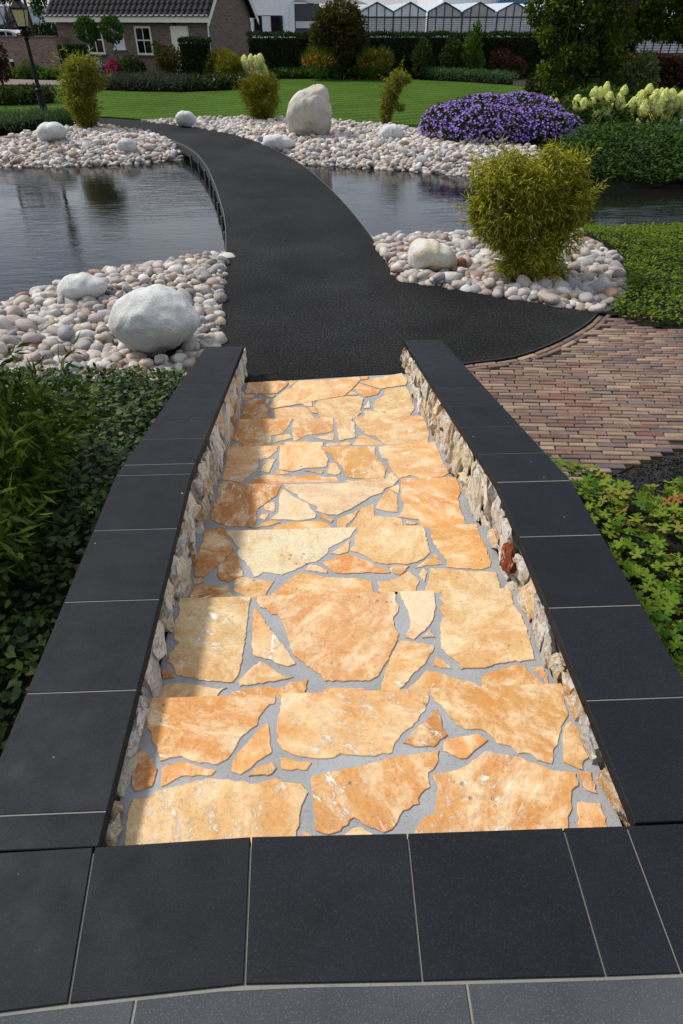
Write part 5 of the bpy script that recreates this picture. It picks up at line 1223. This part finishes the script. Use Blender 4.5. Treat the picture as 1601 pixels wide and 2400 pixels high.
tree("dark overhanging tree at the picture's edge in front of the slatted greenhouse", tb4, [bl(1450, 20, 44, 40, Yu), bl(1500, 30, 50, 42, Yu), bl(1570, 30, 55, 44, Yu), bl(1555, 62, 46, 26, Yu), bl(1495, 62, 40, 28, Yu), bl(1640, 40, 60, 52, Yu), bl(1720, 40, 70, 60, Yu), bl(1530, -30, 70, 50, Yu), bl(1640, -40, 80, 60, Yu), bl(1740, -50, 80, 70, Yu), bl(1600, 70, 40, 22, Yu), bl(1460, 80, 24, 16, Yu)], 26000, 0.15, 0.075, L_TREE, 124, [([(tb4[0], Yu, -0.05), (tb4[0] - 0.2, Yu, 1.4), (tb4[0] - 1.0, Yu, 2.8), (tb4[0] - 2.4, Yu, 4.0)], 0.16), ([(tb4[0], Yu, 0.8), (tb4[0] + .1, Yu, 2.2), (tb4[0] + .2, Yu, 3.6), (tb4[0], Yu, 5.2)], 0.14)], name="garden_tree")
shrub("shade_shrub", "dark leafy shrub at the big tree's foot, toward the lawn", "shrub", up(1265, 240, 23), [bl(1262, 205, 30, 30, 23), bl(1250, 232, 28, 22, 23), bl(1290, 225, 30, 30, 22.6)], 2600, 0.10, 0.05, L_DARK, 111)
shrub("shade_shrub", "dark shrub between the big tree and the hydrangeas", "shrub", up(1370, 240, 21), [bl(1400, 215, 34, 22, 21.4), bl(1350, 240, 30, 24, 21), bl(1440, 215, 30, 24, 21.6)], 2600, 0.10, 0.05, L_DARK, 112)
shrub("variegated_shrub", "pale-leaved shrub in front of the reddish hedge", "shrub", up(1490, 230, 22), [bl(1490, 165, 24, 26, 22.2), bl(1510, 150, 24, 22, 22.2), bl(1475, 190, 26, 26, 22.2), bl(1520, 180, 22, 26, 22.4)], 2200, 0.10, 0.06, leaf_mat("variegated_leaf", G((0.05, 0.08, 0.02), (0.12, 0.14, 0.045), (0.26, 0.26, 0.12)), 0.25), 113)
hA, hB = up(1478, 140, 24.5), up(1700, 140, 22.8)
hedge("dark red-brown clipped hedge at the picture's edge behind the hydrangeas", hA[0], 24.5, hB[0], 22.8, 1.0, 1.30, 6500, 0.09, L_RED, 114)
# seed stalks behind the purple mound
for lab, px, py in (("dry brown seed stalk rising behind the purple mound, nearer the lawn", 1100, 232), ("dry brown seed stalk rising behind the purple mound, nearer the tree", 1205, 225)):
    m = MB(); rr = random.Random(px)
    for k in range(5):
        a = up(px + rr.uniform(-8, 8), 262, 19.8); b = up(px + rr.uniform(-18, 18), py + rr.uniform(-12, 8), 19.8); m.tube([a, (a + b) / 2 + [0, 0, .02], b], [0.006, 0.005, 0.012], 5)
        for s in range(4): c = a + (b - a) * (0.5 + s * 0.13); m.tube([c, c + [rr.uniform(-.07, .07), rr.uniform(-.05, .05), 0.07]], [0.006, 0.011], 5)
    tag(m.build("seed_stalk", plain("dry_stalk%d" % px, (0.07, 0.04, 0.025), 0.9)), lab, "plant", "seed stalks")
# little white marker in the far ground cover
c = up(1583, 338, 15.9)
mk = MB().box((c[0], 15.9, 0.32), (0.05, 0.03, 0.5)).build("garden_marker", plain("white_plastic", (0.55, 0.56, 0.58), 0.5)); tag(mk, "small white marker post in the far ground cover", "marker")

# ------------------------------------------------------------------ lamp post
M_IRON = plain("black_iron", (0.006, 0.006, 0.007), 0.55, 0.2, var=0.3, scale=9)
M_LAMPGLASS = NT("lantern_glass"); M_LAMPGLASS.set((0.42, 0.36, 0.20), 0.25, 0.5); M_LAMPGLASS = M_LAMPGLASS.m
lx, ly = -7.347, 21.21
lamp = empty("lamp_post", (lx, ly, 0)); tag(lamp, "black iron lamp post with four-sided lantern beside the far path", "lamp post")
MB().lathe((lx, ly, 0), [(0.15, -0.1), (0.15, 0.06), (0.125, 0.10), (0.12, 0.32), (0.10, 0.38), (0.085, 0.62), (0.08, 0.70), (0.095, 0.72), (0.095, 0.76), (0.06, 0.80), (0.075, 0.84), (0.06, 0.88)], 16).build("base", M_IRON, lamp, smooth=False)
MB().lathe((lx, ly, 0), [(0.055, 0.86), (0.05, 1.2), (0.045, 1.7), (0.045, 1.86)], 14).build("shaft", M_IRON, lamp)
MB().lathe((lx, ly, 0), [(0.05, 1.84), (0.08, 1.88), (0.055, 1.92), (0.10, 1.98), (0.12, 2.03), (0.05, 2.07), (0.09, 2.11)], 14).build("collar", M_IRON, lamp)
MB().box((lx, ly, 1.93), (0.44, 0.03, 0.03)).build("ladder_bar", M_IRON, lamp)
def frustum(z0, r0, z1, r1, n=4, rot=math.pi / 4): return MB().add([(lx + r0 * math.cos(rot + k * 2 * math.pi / n), ly + r0 * math.sin(rot + k * 2 * math.pi / n), z0) for k in range(n)] + [(lx + r1 * math.cos(rot + k * 2 * math.pi / n), ly + r1 * math.sin(rot + k * 2 * math.pi / n), z1) for k in range(n)], [tuple(range(n - 1, -1, -1)), tuple(range(n, 2 * n))] + [(k, (k + 1) % n, n + (k + 1) % n, n + k) for k in range(n)])
for k in range(4):
    a0, a1 = math.pi / 4 + k * math.pi / 2, math.pi / 4 + (k + 1) * math.pi / 2
    pt = lambda a, r, z: (lx + r * math.cos(a), ly + r * math.sin(a), z)
    MB().quad(pt(a0, .145, 2.13), pt(a1, .145, 2.13), pt(a1, .225, 2.47), pt(a0, .225, 2.47)).build("pane", M_LAMPGLASS, lamp)
    MB().tube([pt(a0, .15, 2.12), pt(a0, .23, 2.48)], 0.011, 6).build("corner_bar", M_IRON, lamp)
frustum(2.09, 0.12, 2.13, 0.16).build("lantern_foot", M_IRON, lamp); frustum(2.47, 0.25, 2.51, 0.25).build("lantern_rim", M_IRON, lamp)
frustum(2.51, 0.235, 2.66, 0.09).build("lantern_roof", M_IRON, lamp); MB().lathe((lx, ly, 0), [(0.09, 2.65), (0.10, 2.70), (0.05, 2.76), (0.03, 2.80), (0.045, 2.84), (0.01, 2.92)], 10).build("finial", M_IRON, lamp)

# ------------------------------------------------------------------ house
def m_housebrick(name, base):
    t = NT(name); b = t.n('ShaderNodeTexBrick'); b.inputs['Scale'].default_value = 1.0; b.inputs['Brick Width'].default_value = 0.22; b.inputs['Row Height'].default_value = 0.065
    b.inputs['Mortar Size'].default_value = 0.008; b.inputs['Color1'].default_value = (*base, 1); b.inputs['Color2'].default_value = (base[0] * .6, base[1] * .58, base[2] * .6, 1); b.inputs['Mortar'].default_value = (base[0] * .8, base[1] * .85, base[2] * .9, 1)
    b.inputs['Bias'].default_value = -0.2
    v = t.coord('UV'); t.l(v, b.inputs['Vector'])
    c = t.mix(t.math('MULTIPLY', t.ramp(t.noise(t.coord('UV', scale=(1, 3, 1)), 4.5, 3, 0.6), [(0.60, 0.0), (0.64, 1.0)]), 0.75), b.outputs[0], (0.035, 0.03, 0.03))
    t.set(c, 0.9, 0.2); return t.m
M_HBRICK = m_housebrick("house_brick", (0.20, 0.15, 0.115)); M_WBRICK = m_housebrick("wall_brick", (0.27, 0.19, 0.15))
def uv_wall(name, pts, mat, parent, u_dir):
    """a flat wall face with brick courses; u runs along the wall"""
    me = make_mesh(name, pts, [tuple(range(len(pts)))], mat); uv = me.uv_layers.new(name="UVMap"); u = np.array(u_dir)
    for l in me.loops: co = np.array(me.vertices[l.vertex_index].co); uv.data[l.index].uv = (float(co @ u), float(co[2]))
    return link(name, me, parent)
PHI = R_(20); fd = np.array([-math.cos(PHI), math.sin(PHI), 0]); gd = np.array([math.sin(PHI), math.cos(PHI), 0]); UPV = np.array([0, 0, 1.0])
M_CREAMPAINT = plain("cream_paint", (0.72, 0.69, 0.57), 0.5, 0.4, var=0.05); M_WHITEPAINT = plain("white_paint", (0.68, 0.69, 0.70), 0.5, 0.4, var=0.05)
M_PANE = plain("dark_glass", (0.006, 0.007, 0.008), 0.06, 0.6, var=0.0); M_ROOFTILE = plain("black_roof_tile", (0.0125, 0.012, 0.0135), 0.75, 0.12, var=0.35, scale=20)
M_SILL = plain("dark_sill", (0.05, 0.05, 0.055), 0.7)
hc = up(487, 100, 38.0); hc = np.array([hc[0], 38.0, 0.0]); HL, HD, EH = 8.3, 5.1, 2.48       # near corner, length, depth, eaves
house = empty("brick_house", tuple(hc)); tag(house, "low brown brick house with dark tiled roof and cream trim", "house")
hp = lambda u, v, z: tuple(hc + fd * u + gd * v + UPV * z)      # u along the front, v into the house
RP = 2.35; ridge = EH + RP
uv_wall("wall", [hp(HL, 0, -0.1), hp(0, 0, -0.1), hp(0, 0, EH), hp(HL, 0, EH)], M_HBRICK, house, fd)
uv_wall("wall", [hp(0, 0, -0.1), hp(0, HD, -0.1), hp(0, HD, EH), hp(0, HD / 2, ridge), hp(0, 0, EH)], M_HBRICK, house, gd)
uv_wall("wall", [hp(0, HD, -0.1), hp(HL, HD, -0.1), hp(HL, HD, EH), hp(0, HD, EH)], M_HBRICK, house, fd)
uv_wall("wall", [hp(HL, HD, -0.1), hp(HL, 0, -0.1), hp(HL, 0, EH), hp(HL, HD / 2, ridge), hp(HL, HD, EH)], M_HBRICK, house, gd)
def hbox(u0, u1, v0, v1, z0, z1): 
    P = [hp(u, v, z) for z in (z0, z1) for (u, v) in ((u0, v0), (u1, v0), (u1, v1), (u0, v1))]
    return MB().add(P, [(0, 1, 2, 3), (7, 6, 5, 4), (0, 4, 5, 1), (1, 5, 6, 2), (2, 6, 7, 3), (3, 7, 4, 0)])
OV = 0.32; sl = RP / (HD / 2)
def roof_pt(u, v): return hp(u, v, EH + 0.05 + sl * (v if v < HD / 2 else HD - v))
rf = MB()
for a, b in ((-OV, HD / 2), (HD / 2, HD + OV)):
    P = [roof_pt(-OV, a), roof_pt(HL + OV, a), roof_pt(HL + OV, b), roof_pt(-OV, b)]; Q = [tuple(np.array(p) + UPV * 0.10) for p in P]
    rf.add(P + Q, [(0, 1, 2, 3), (7, 6, 5, 4), (0, 4, 5, 1), (1, 5, 6, 2), (2, 6, 7, 3), (3, 7, 4, 0)])
roof = rf.build("roof", M_ROOFTILE, house)
# curved roof tiles, one object each, on the slope that faces the garden
tw, tl = 0.29, 0.36; sd_ = np.array(roof_pt(0, 1.0)) - np.array(roof_pt(0, 0.0)); sd_ /= np.linalg.norm(sd_); nn = np.cross(sd_, -fd); nn = nn / np.linalg.norm(nn); nn = nn if nn[2] > 0 else -nn
prof = [(-0.5, 0.0), (-0.36, 0.012), (-0.2, 0.045), (0.0, 0.065), (0.2, 0.045), (0.36, 0.012), (0.5, 0.0)]
P = [fd * (x * tw * 1.06) + nn * (h + 0.03) for x, h in prof] + [fd * (x * tw * 1.06) + nn * h + sd_ * (tl * 1.12) for x, h in prof] + [fd * (x * tw * 1.06) + nn * (h + 0.0) for x, h in prof]
k = len(prof); Fc = [(i, i + 1, k + i + 1, k + i) for i in range(k - 1)] + [(2 * k + i, 2 * k + i + 1, i + 1, i) for i in range(k - 1)]
tile_me = make_mesh("roof_tile", P, Fc, M_ROOFTILE)
for r in range(10):
    for q in range(30):
        u = -OV + 0.12 + q * (HL + 2 * OV - 0.2) / 29.5
        o = link("roof_tile", tile_me, roof); o.location = tuple(np.array(roof_pt(u, -OV)) + nn * 0.085 + sd_ * (r * tl * 0.98 - 0.04))
hbox(-OV, HL + OV, -OV - 0.05, -OV + 0.02, EH - 0.40, EH - 0.14).build("gutter_board", M_CREAMPAINT, house)
hbox(-OV, HL + OV, -OV - 0.11, -OV - 0.052, EH - 0.17, EH - 0.11).build("gutter", M_WHITEPAINT, house)
hbox(-0.02, HL + 0.02, -OV + 0.02, 0.0, EH - 0.20, EH - 0.17).build("soffit", M_CREAMPAINT, house)
for v0, v1 in ((-OV - 0.05, HD / 2), (HD + OV + 0.05, HD / 2)):      # verge boards on the gable
    a, b = np.array(roof_pt(-OV - 0.03, v0)), np.array(roof_pt(-OV - 0.03, v1)); t = fd * 0.04
    MB().add([a, b, b - UPV * .24, a - UPV * .24, a + t, b + t, b + t - UPV * .24, a + t - UPV * .24], [(0, 1, 2, 3), (7, 6, 5, 4), (0, 4, 5, 1), (1, 5, 6, 2), (2, 6, 7, 3), (3, 7, 4, 0)]).build("verge_board", M_CREAMPAINT, house)
for v in (0.06, HD - 0.05):
    MB().tube([hp(-0.28, v - (0.3 if v < 1 else -0.3), EH - 0.18), hp(-0.06, v, EH - 0.42), hp(-0.06, v, 0)], 0.04, 8).build("downpipe", M_WHITEPAINT, house)
def u_of(px):                                                        # place along the front wall seen at photo column px
    d = _ray(px, 95); A = np.array([[fd[0], -d[0]], [fd[1], -d[1]]]); return float(np.linalg.solve(A, -hc[:2])[0])
def window(pl, pr, z0, z1, shutter=False):
    a, b = sorted((u_of(pl), u_of(pr))); w = hbox(a, b, -0.03, 0.05, z0, z1).build("window", M_CREAMPAINT if not shutter else M_WHITEPAINT, house); fr = 0.085
    hbox(a - 0.04, b + 0.04, -0.09, 0.0, z0 - 0.06, z0 - 0.002).build("sill", M_SILL if not shutter else M_WHITEPAINT, w)
    if shutter:
        for k in range(14): zc = z0 + 0.08 + k * (z1 - z0 - 0.16) / 13; hbox(a + 0.06, b - 0.06, -0.045, -0.031, zc - 0.02, zc + 0.018).build("slat", M_WHITEPAINT, w)
        return
    um, zm = (a + b) / 2, (z0 + z1) / 2 + 0.02
    for (p, q) in ((a + fr, um - 0.025), (um + 0.025, b - fr)):
        for (r, s) in ((z0 + fr, zm - 0.025), (zm + 0.025, z1 - fr)): hbox(p, q, -0.036, -0.031, r, s).build("pane", M_PANE, w)
zpx = lambda px, py: (lambda d, u: EYE + d[2] * ((hc + fd * u)[1] / d[1]))(_ray(px, py), u_of(px))
window(205, 243, zpx(225, 127), zpx(225, 60)); window(319, 357, zpx(340, 129), zpx(340, 61)); window(266, 292, zpx(280, 114), zpx(280, 67), True)
a, b = sorted((u_of(403), u_of(444))); dr = hbox(a, b, -0.03, 0.05, 0.0, zpx(425, 61)).build("door", M_CREAMPAINT, house)
hbox(a + 0.07, b - 0.07, -0.042, -0.031, 0.05, zpx(425, 61) - 0.07).build("door_leaf", M_CREAMPAINT, dr); MB().box(hp(a + 0.14, -0.06, 1.0), (0.1, 0.03, 0.03)).build("handle", M_STEEL, dr)
c = u_of(414); hbox(c - 0.07, c + 0.07, -0.12, 0, zpx(414, 58), zpx(414, 54)).build("porch_light", M_IRON, house)
# small bird house shape on a post before the framed window
c = up(367, 107, 36.6); bh = empty("bird_house", (c[0], 36.6, 0)); tag(bh, "small dark bird house on a post under the framed window", "bird house")
MB().tube([(c[0], 36.6, -.05), (c[0], 36.6, c[2] - 0.1)], 0.03, 6).build("post", M_BARK, bh); MB().box((c[0], 36.6, c[2] - 0.05), (0.22, 0.2, 0.2)).build("box", M_BARK, bh)
MB().add([(c[0] - .26, 36.45, c[2] + .0), (c[0], 36.45, c[2] + .22), (c[0] + .26, 36.45, c[2]), (c[0] - .26, 36.75, c[2]), (c[0], 36.75, c[2] + .22), (c[0] + .26, 36.75, c[2])], [(0, 1, 4, 3), (1, 2, 5, 4), (0, 2, 1), (3, 4, 5)]).build("roof", M_BARK, bh)

# ------------------------------------------------------------------ garden wall, bollard light, car and far left
gw = empty("garden_wall", tuple(up(60, 150, 40.0)[:2]) + (0,)); tag(gw, "brown brick garden wall running from the house to the picture's edge", "wall")
wa, wb = up(-80, 84, 40.5), up(128, 86, 39.8); wd = norm(np.array([wb[0] - wa[0], wb[1] - wa[1], 0]))
uv_wall("face", [(wa[0], wa[1], -.1), (wb[0], wb[1], -.1), (wb[0], wb[1], 1.48), (wa[0], wa[1], 1.48)], M_WBRICK, gw, wd)
uv_wall("return_face", [(wb[0], wb[1], -.1), (wb[0] + 0.6, wb[1] + 1.6, -.1), (wb[0] + 0.6, wb[1] + 1.6, 1.48), (wb[0], wb[1], 1.48)], M_WBRICK, gw, norm(np.array([0.6, 1.6, 0])))
uv_wall("back_face", [(wb[0] + .07, wb[1] + .23, -.1), (wa[0], wa[1] + .23, -.1), (wa[0], wa[1] + .23, 1.48), (wb[0] + .07, wb[1] + .23, 1.48)], M_WBRICK, gw, wd)
L = math.hypot(wb[0] - wa[0], wb[1] - wa[1]); MB().box(((wa[0] + wb[0]) / 2, (wa[1] + wb[1]) / 2 + 0.11, 1.51), (L, 0.3, 0.06), math.atan2(wd[1], wd[0])).build("coping", plain("brick_coping", (0.16, 0.09, 0.07), 0.9, var=0.3, scale=9), gw)
c = up(35, 172, 37.5); bo = empty("bollard_light", (c[0], 37.5, 0)); tag(bo, "short dark bollard light with pale cap before the garden wall", "bollard light")
MB().tube([(c[0], 37.5, -.05), (c[0], 37.5, 0.62)], 0.08, 10).build("post", M_IRON, bo); MB().tube([(c[0], 37.5, 0.62), (c[0], 37.5, 0.70)], 0.085, 10).build("cap", M_WHITEPAINT, bo)
shrub("dark_shrub", "very dark shrub at the lawn's edge beside the garden wall end", "shrub", up(2, 185, 33), [bl(0, 130, 14, 26, 33), bl(2, 165, 18, 20, 33), bl(-20, 140, 18, 40, 33)], 1800, 0.12, 0.06, L_RED, 120)
# parked car seen over the wall
Yc = 46.0; cl, cr_, ct, cb = up(-30, 80, Yc), up(52, 80, Yc), up(20, 70, Yc)[2], up(20, 100, Yc)[2]
car = empty("parked_car", (cl[0] / 2 + cr_[0] / 2, Yc, 0)); tag(car, "white hatchback parked behind the garden wall", "car")
M_CARW = plain("white_car_paint", (0.62, 0.63, 0.65), 0.25, 0.6, var=0.02); M_TYRE = plain("tyre_rubber", (0.015, 0.015, 0.015), 0.8); M_TAIL = plain("tail_light", (0.35, 0.01, 0.015), 0.3)
x1 = cr_[0]; body = [(x1 - 3.9, 0.35), (x1 - 3.95, 0.75), (x1 - 3.0, 0.95), (x1 - 2.35, ct - 0.06), (x1 - 1.9, ct), (x1 - 0.75, ct - 0.02), (x1 - 0.35, ct - 0.14), (x1 - 0.05, 1.05), (x1, 0.75), (x1 - 0.02, 0.35)]
def car_prism(poly, y0, y1, inset=0.0):
    n = len(poly); P = [(x, y0, z) for x, z in poly] + [(x, y1, z) for x, z in poly]
    return MB().add(P, [tuple(range(n - 1, -1, -1)), tuple(range(n, 2 * n))] + [(i, (i + 1) % n, n + (i + 1) % n, n + i)[::-1] for i in range(n)])
car_prism(body, Yc, Yc + 1.65).build("body", M_CARW, car)
for poly in ([(x1 - 2.85, 0.98), (x1 - 2.28, ct - 0.10), (x1 - 1.72, ct - 0.07), (x1 - 1.72, 0.98)], [(x1 - 1.62, 0.98), (x1 - 1.62, ct - 0.07), (x1 - 0.95, ct - 0.08), (x1 - 0.95, 0.98)], [(x1 - 0.86, 0.98), (x1 - 0.86, ct - 0.09), (x1 - 0.58, ct - 0.13), (x1 - 0.42, 0.98)]):
    car_prism(poly, Yc - 0.006, Yc + 0.01).build("window", M_PANE, car)
car_prism([(x1 - 0.36, ct - 0.17), (x1 - 0.30, ct - 0.13), (x1 - 0.03, 1.08), (x1 - 0.06, 1.06)], Yc + 0.2, Yc + 1.45).build("rear_window", M_PANE, car)
car_prism([(x1 - 0.34, ct - 0.16), (x1 - 0.24, ct - 0.18), (x1 - 0.04, 0.95), (x1 - 0.16, 0.95)], Yc - 0.01, Yc + 0.16).build("tail_light", M_TAIL, car)
for wx in (x1 - 3.2, x1 - 0.75):
    for wy in (Yc - 0.01, Yc + 1.5): MB().tube([(wx, wy, 0.31), (wx, wy + 0.18, 0.31)], 0.31, 14).build("wheel", M_TYRE, car)
shrub("conifer_row", "dark conifers behind the parked car and garden wall", "shrub", up(70, 120, 52), [bl(x, 85, 14, 22, 52) for x in range(-30, 140, 13)] + [bl(118, 70, 12, 24, 44), bl(122, 95, 10, 20, 44)], 4200, 0.2, 0.09, L_HEDGE, 121)
tb2 = up(84, 100, 48); tree("light green tree beyond the house's roof end", tb2, [bl(84, 15, 12, 18, 48), bl(90, -10, 20, 22, 48), bl(82, -40, 26, 30, 48), bl(95, 30, 8, 10, 48), bl(70, -60, 30, 30, 48)], 3200, 0.16, 0.08, L_GREEN, 122, [([(tb2[0], 48, 0), (tb2[0], 48, 1.8), (tb2[0] - .1, 48, 3.4), (tb2[0] - .2, 48, 5)], 0.12)], name="garden_tree")
# bare tree
m = MB(); rr = random.Random(5); a0 = up(28, 90, 50)
for k in range(26):
    e = up(28 + rr.uniform(-34, 26), rr.uniform(-30, 40), 50 + rr.uniform(-1, 1)); m.tube([(a0[0], 50, 0), (a0[0], 50, 1.6), (a0 + e) / 2 + [rr.uniform(-.2, .2), 0, .3], e], [0.12, 0.08, 0.035, 0.008], 5, False)
bt = empty("bare_tree", (a0[0], 50, 0)); tag(bt, "leafless grey tree behind the lamp post's lantern", "tree"); m.build("trunk", plain("grey_bark", (0.10, 0.09, 0.08), 0.9), bt)
tb3 = up(-60, 100, 45); tree("tall dark conifer-green tree at the far corner beyond the garden wall", tb3, [bl(-10, -8, 34, 14, 45), bl(-40, -40, 50, 40, 45), bl(30, -25, 30, 20, 45), bl(-70, 10, 40, 40, 45), bl(-40, -110, 60, 50, 45), bl(-90, -60, 60, 60, 45), bl(-60, -170, 50, 50, 45)], 6000, 0.2, 0.09, L_DARK, 123, [([(tb3[0], 45, 0), (tb3[0], 45, 2.5), (tb3[0] + .2, 45, 5), (tb3[0], 45, 7.5)], 0.2)], name="garden_tree")

# ------------------------------------------------------------------ glasshouses and sheds on the skyline
M_GLASSW = plain("pale_glass", (0.62, 0.66, 0.68), 0.3, 0.5, var=0.22, scale=0.8); M_GLASSD = plain("grey_glass", (0.33, 0.335, 0.33), 0.3, 0.5, var=0.35, scale=0.9); M_BAR = plain("glazing_bar", (0.035, 0.037, 0.04), 0.6)
M_SLAT = plain("screen_slat", (0.62, 0.63, 0.63), 0.6, 0.3, var=0.2, scale=1.5); M_RGLASS = plain("roof_glass", (0.40, 0.45, 0.50), 0.15, 0.6, var=0.15, scale=0.6)
def greenhouse(label, Y, peaks, half, y_peak, y_valley, y_rail, y_bot, depth, roof_lit):
    """Venlo glasshouse: a row of small gables; peaks = photo columns of the ridges"""
    xs_ = [up(p, y_valley, Y)[0] for p in peaks]; zp, zv, zr = up(peaks[0], y_peak, Y)[2], up(peaks[0], y_valley, Y)[2], up(peaks[0], y_rail, Y)[2]
    g = empty("greenhouse", ((xs_[0] + xs_[-1]) / 2, Y, 0)); tag(g, label, "greenhouse", "greenhouses on the skyline")
    h = (xs_[1] - xs_[0]) / 2
    for i, x in enumerate(xs_):
        cols = np.linspace(x - h, x + h, 5); zt = lambda q: zp - (zp - zv) * abs(q - x) / h
        for a, b in zip(cols[:-1], cols[1:]):
            MB().add([(a, Y, zr), (b, Y, zr), (b, Y, zt(b)), (a, Y, zt(a))], [(0, 1, 2, 3)]).build("gable_pane", M_GLASSW if roof_lit(i) else M_GLASSD, g)  # gables under lit roofs: the paler glass colour stands for that light
            MB().quad((a, Y + .05, 0), (b, Y + .05, 0), (b, Y + .05, zr), (a, Y + .05, zr)).build("side_pane", M_GLASSD, g)
            MB().tube([(a, Y - .04, 0), (a, Y - .04, zt(a))], 0.045 if abs(a - x + h) > 0.01 else 0.07, 4).build("upright", M_BAR, g)
        for s in (-1, 1):
            MB().tube([(x, Y - .06, zp), (x + s * h, Y - .06, zv)], 0.055, 4).build("rafter", M_BAR, g)
            MB().quad((x, Y, zp), (x + s * h, Y, zv), (x + s * h, Y + depth, zv), (x, Y + depth, zp)).build("roof_pane", M_RGLASS, g)
    X0, X1 = xs_[0] - h, xs_[-1] + h
    MB().box(((X0 + X1) / 2, Y - .05, zr), (X1 - X0, 0.08, 0.09)).build("rail", M_BAR, g)
    for k in range(11):
        z = zr - 0.16 - k * 0.16
        MB().box(((X0 + X1) / 2, Y + 0.0, z), (X1 - X0, 0.03, 0.085)).build("slat", M_SLAT, g)
    return g
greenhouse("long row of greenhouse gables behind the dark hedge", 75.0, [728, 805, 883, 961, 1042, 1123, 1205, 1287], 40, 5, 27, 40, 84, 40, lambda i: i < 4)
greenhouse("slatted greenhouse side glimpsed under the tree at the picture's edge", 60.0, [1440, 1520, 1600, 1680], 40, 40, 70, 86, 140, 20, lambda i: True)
def corrugated(label, name, Y, x0p, x1p, ytop, depth, mat, rib=0.25, cat="building", slope=0.0):
    a, b = up(x0p, ytop, Y), up(x1p, ytop, Y); bld = empty(name, ((a[0] + b[0]) / 2, Y, 0)); tag(bld, label, cat)
    n = int((b[0] - a[0]) / rib); P = []; F = []
    for k in range(n + 1):
        x = a[0] + (b[0] - a[0]) * k / n
        for dx, dy in ((0.0, 0), (0.55, 0), (0.65, -0.03), (0.95, -0.03)):
            P += [(x + dx * rib, Y + dy, -0.1), (x + dx * rib, Y + dy, a[2] + slope * (x - a[0]))]
    for k in range(len(P) // 2 - 1): F.append((2 * k, 2 * k + 2, 2 * k + 3, 2 * k + 1))
    MB().add(P, F).build("wall", mat, bld)
    MB().box(((a[0] + b[0]) / 2, Y + depth / 2 + 0.02, a[2] / 2), (b[0] - a[0], depth, a[2])).build("shell", mat, bld)
    return bld, a, b
M_SHEDW = plain("white_cladding", (0.78, 0.80, 0.80), 0.5, 0.4, var=0.06); M_SHEDB = plain("blue_cladding", (0.05, 0.16, 0.27), 0.45, 0.4, var=0.08); M_SHEDG = plain("pale_cladding", (0.66, 0.67, 0.68), 0.5, 0.4, var=0.08)
shed, a, b = corrugated("white ribbed shed with a dark window band beside the house", "white_shed", 68.0, 570, 680, -60, 12, M_SHEDW)
wl, wr = up(594, 36, 67.9), up(664, 76, 67.9)
MB().box(((wl[0] + wr[0]) / 2, 67.9, (wl[2] + wr[2]) / 2), (wr[0] - wl[0], 0.06, wl[2] - wr[2])).build("window_frame", M_BAR, shed)
for x0, x1, mt in ((0.02, 0.26, M_PANE), (0.29, 0.58, M_GLASSW), (0.61, 0.97, M_PANE)):
    MB().box((wl[0] + (wr[0] - wl[0]) * (x0 + x1) / 2, 67.86, (wl[2] + wr[2]) / 2), ((wr[0] - wl[0]) * (x1 - x0), 0.03, (wl[2] - wr[2]) * 0.9)).build("pane", mt, shed)
MB().box(((wl[0] + wr[0]) / 2, 67.85, wr[2] - 0.06), (wr[0] - wl[0] + 0.1, 0.1, 0.08)).build("sill", M_WHITEPAINT, shed)
dp = up(678, 10, 67.8); MB().tube([up(690, 0, 67.8), up(678, 12, 67.8), (dp[0], 67.8, 0)], 0.07, 8).build("downpipe", M_WHITEPAINT, shed)
barn, a, b = corrugated("dark lean-to between white shed and greenhouses, with a pale door", "dark_lean_to", 71.0, 682, 742, 8, 5, plain("dark_cladding", (0.06, 0.062, 0.065), 0.6))
wl, wr = up(693, 50, 70.9), up(742, 66, 70.9); MB().box(((wl[0] + wr[0]) / 2, 70.9, (wl[2] + wr[2]) / 2), (wr[0] - wl[0], 0.05, wl[2] - wr[2])).build("door_panel", M_GLASSW, barn)
dr_a, dr_b = up(686, -4, 80), up(865, 10, 80)
rf = MB().add([up(680, 6, 72), up(866, 11, 78), up(830, -3, 84), up(680, -10, 84)], [(0, 1, 2, 3)]).build("roof_slope", plain("grey_roof_sheet", (0.085, 0.085, 0.09), 0.7), barn)
corrugated("pale ribbed warehouse behind the greenhouses", "pale_warehouse", 112.0, 1040, 1176, -30, 25, M_SHEDG, 0.5)
corrugated("blue ribbed warehouse tower behind the greenhouses", "blue_warehouse", 111.0, 1177, 1247, -40, 25, M_SHEDB, 0.5)
corrugated("white ribbed warehouse end beyond the blue one", "white_warehouse", 112.5, 1248, 1330, -25, 25, M_SHEDW, 0.5)
lg, a, b = corrugated("pale glass nursery building far behind the bare tree", "nursery_building", 85.0, -60, 108, 14, 20, M_RGLASS, 0.6)
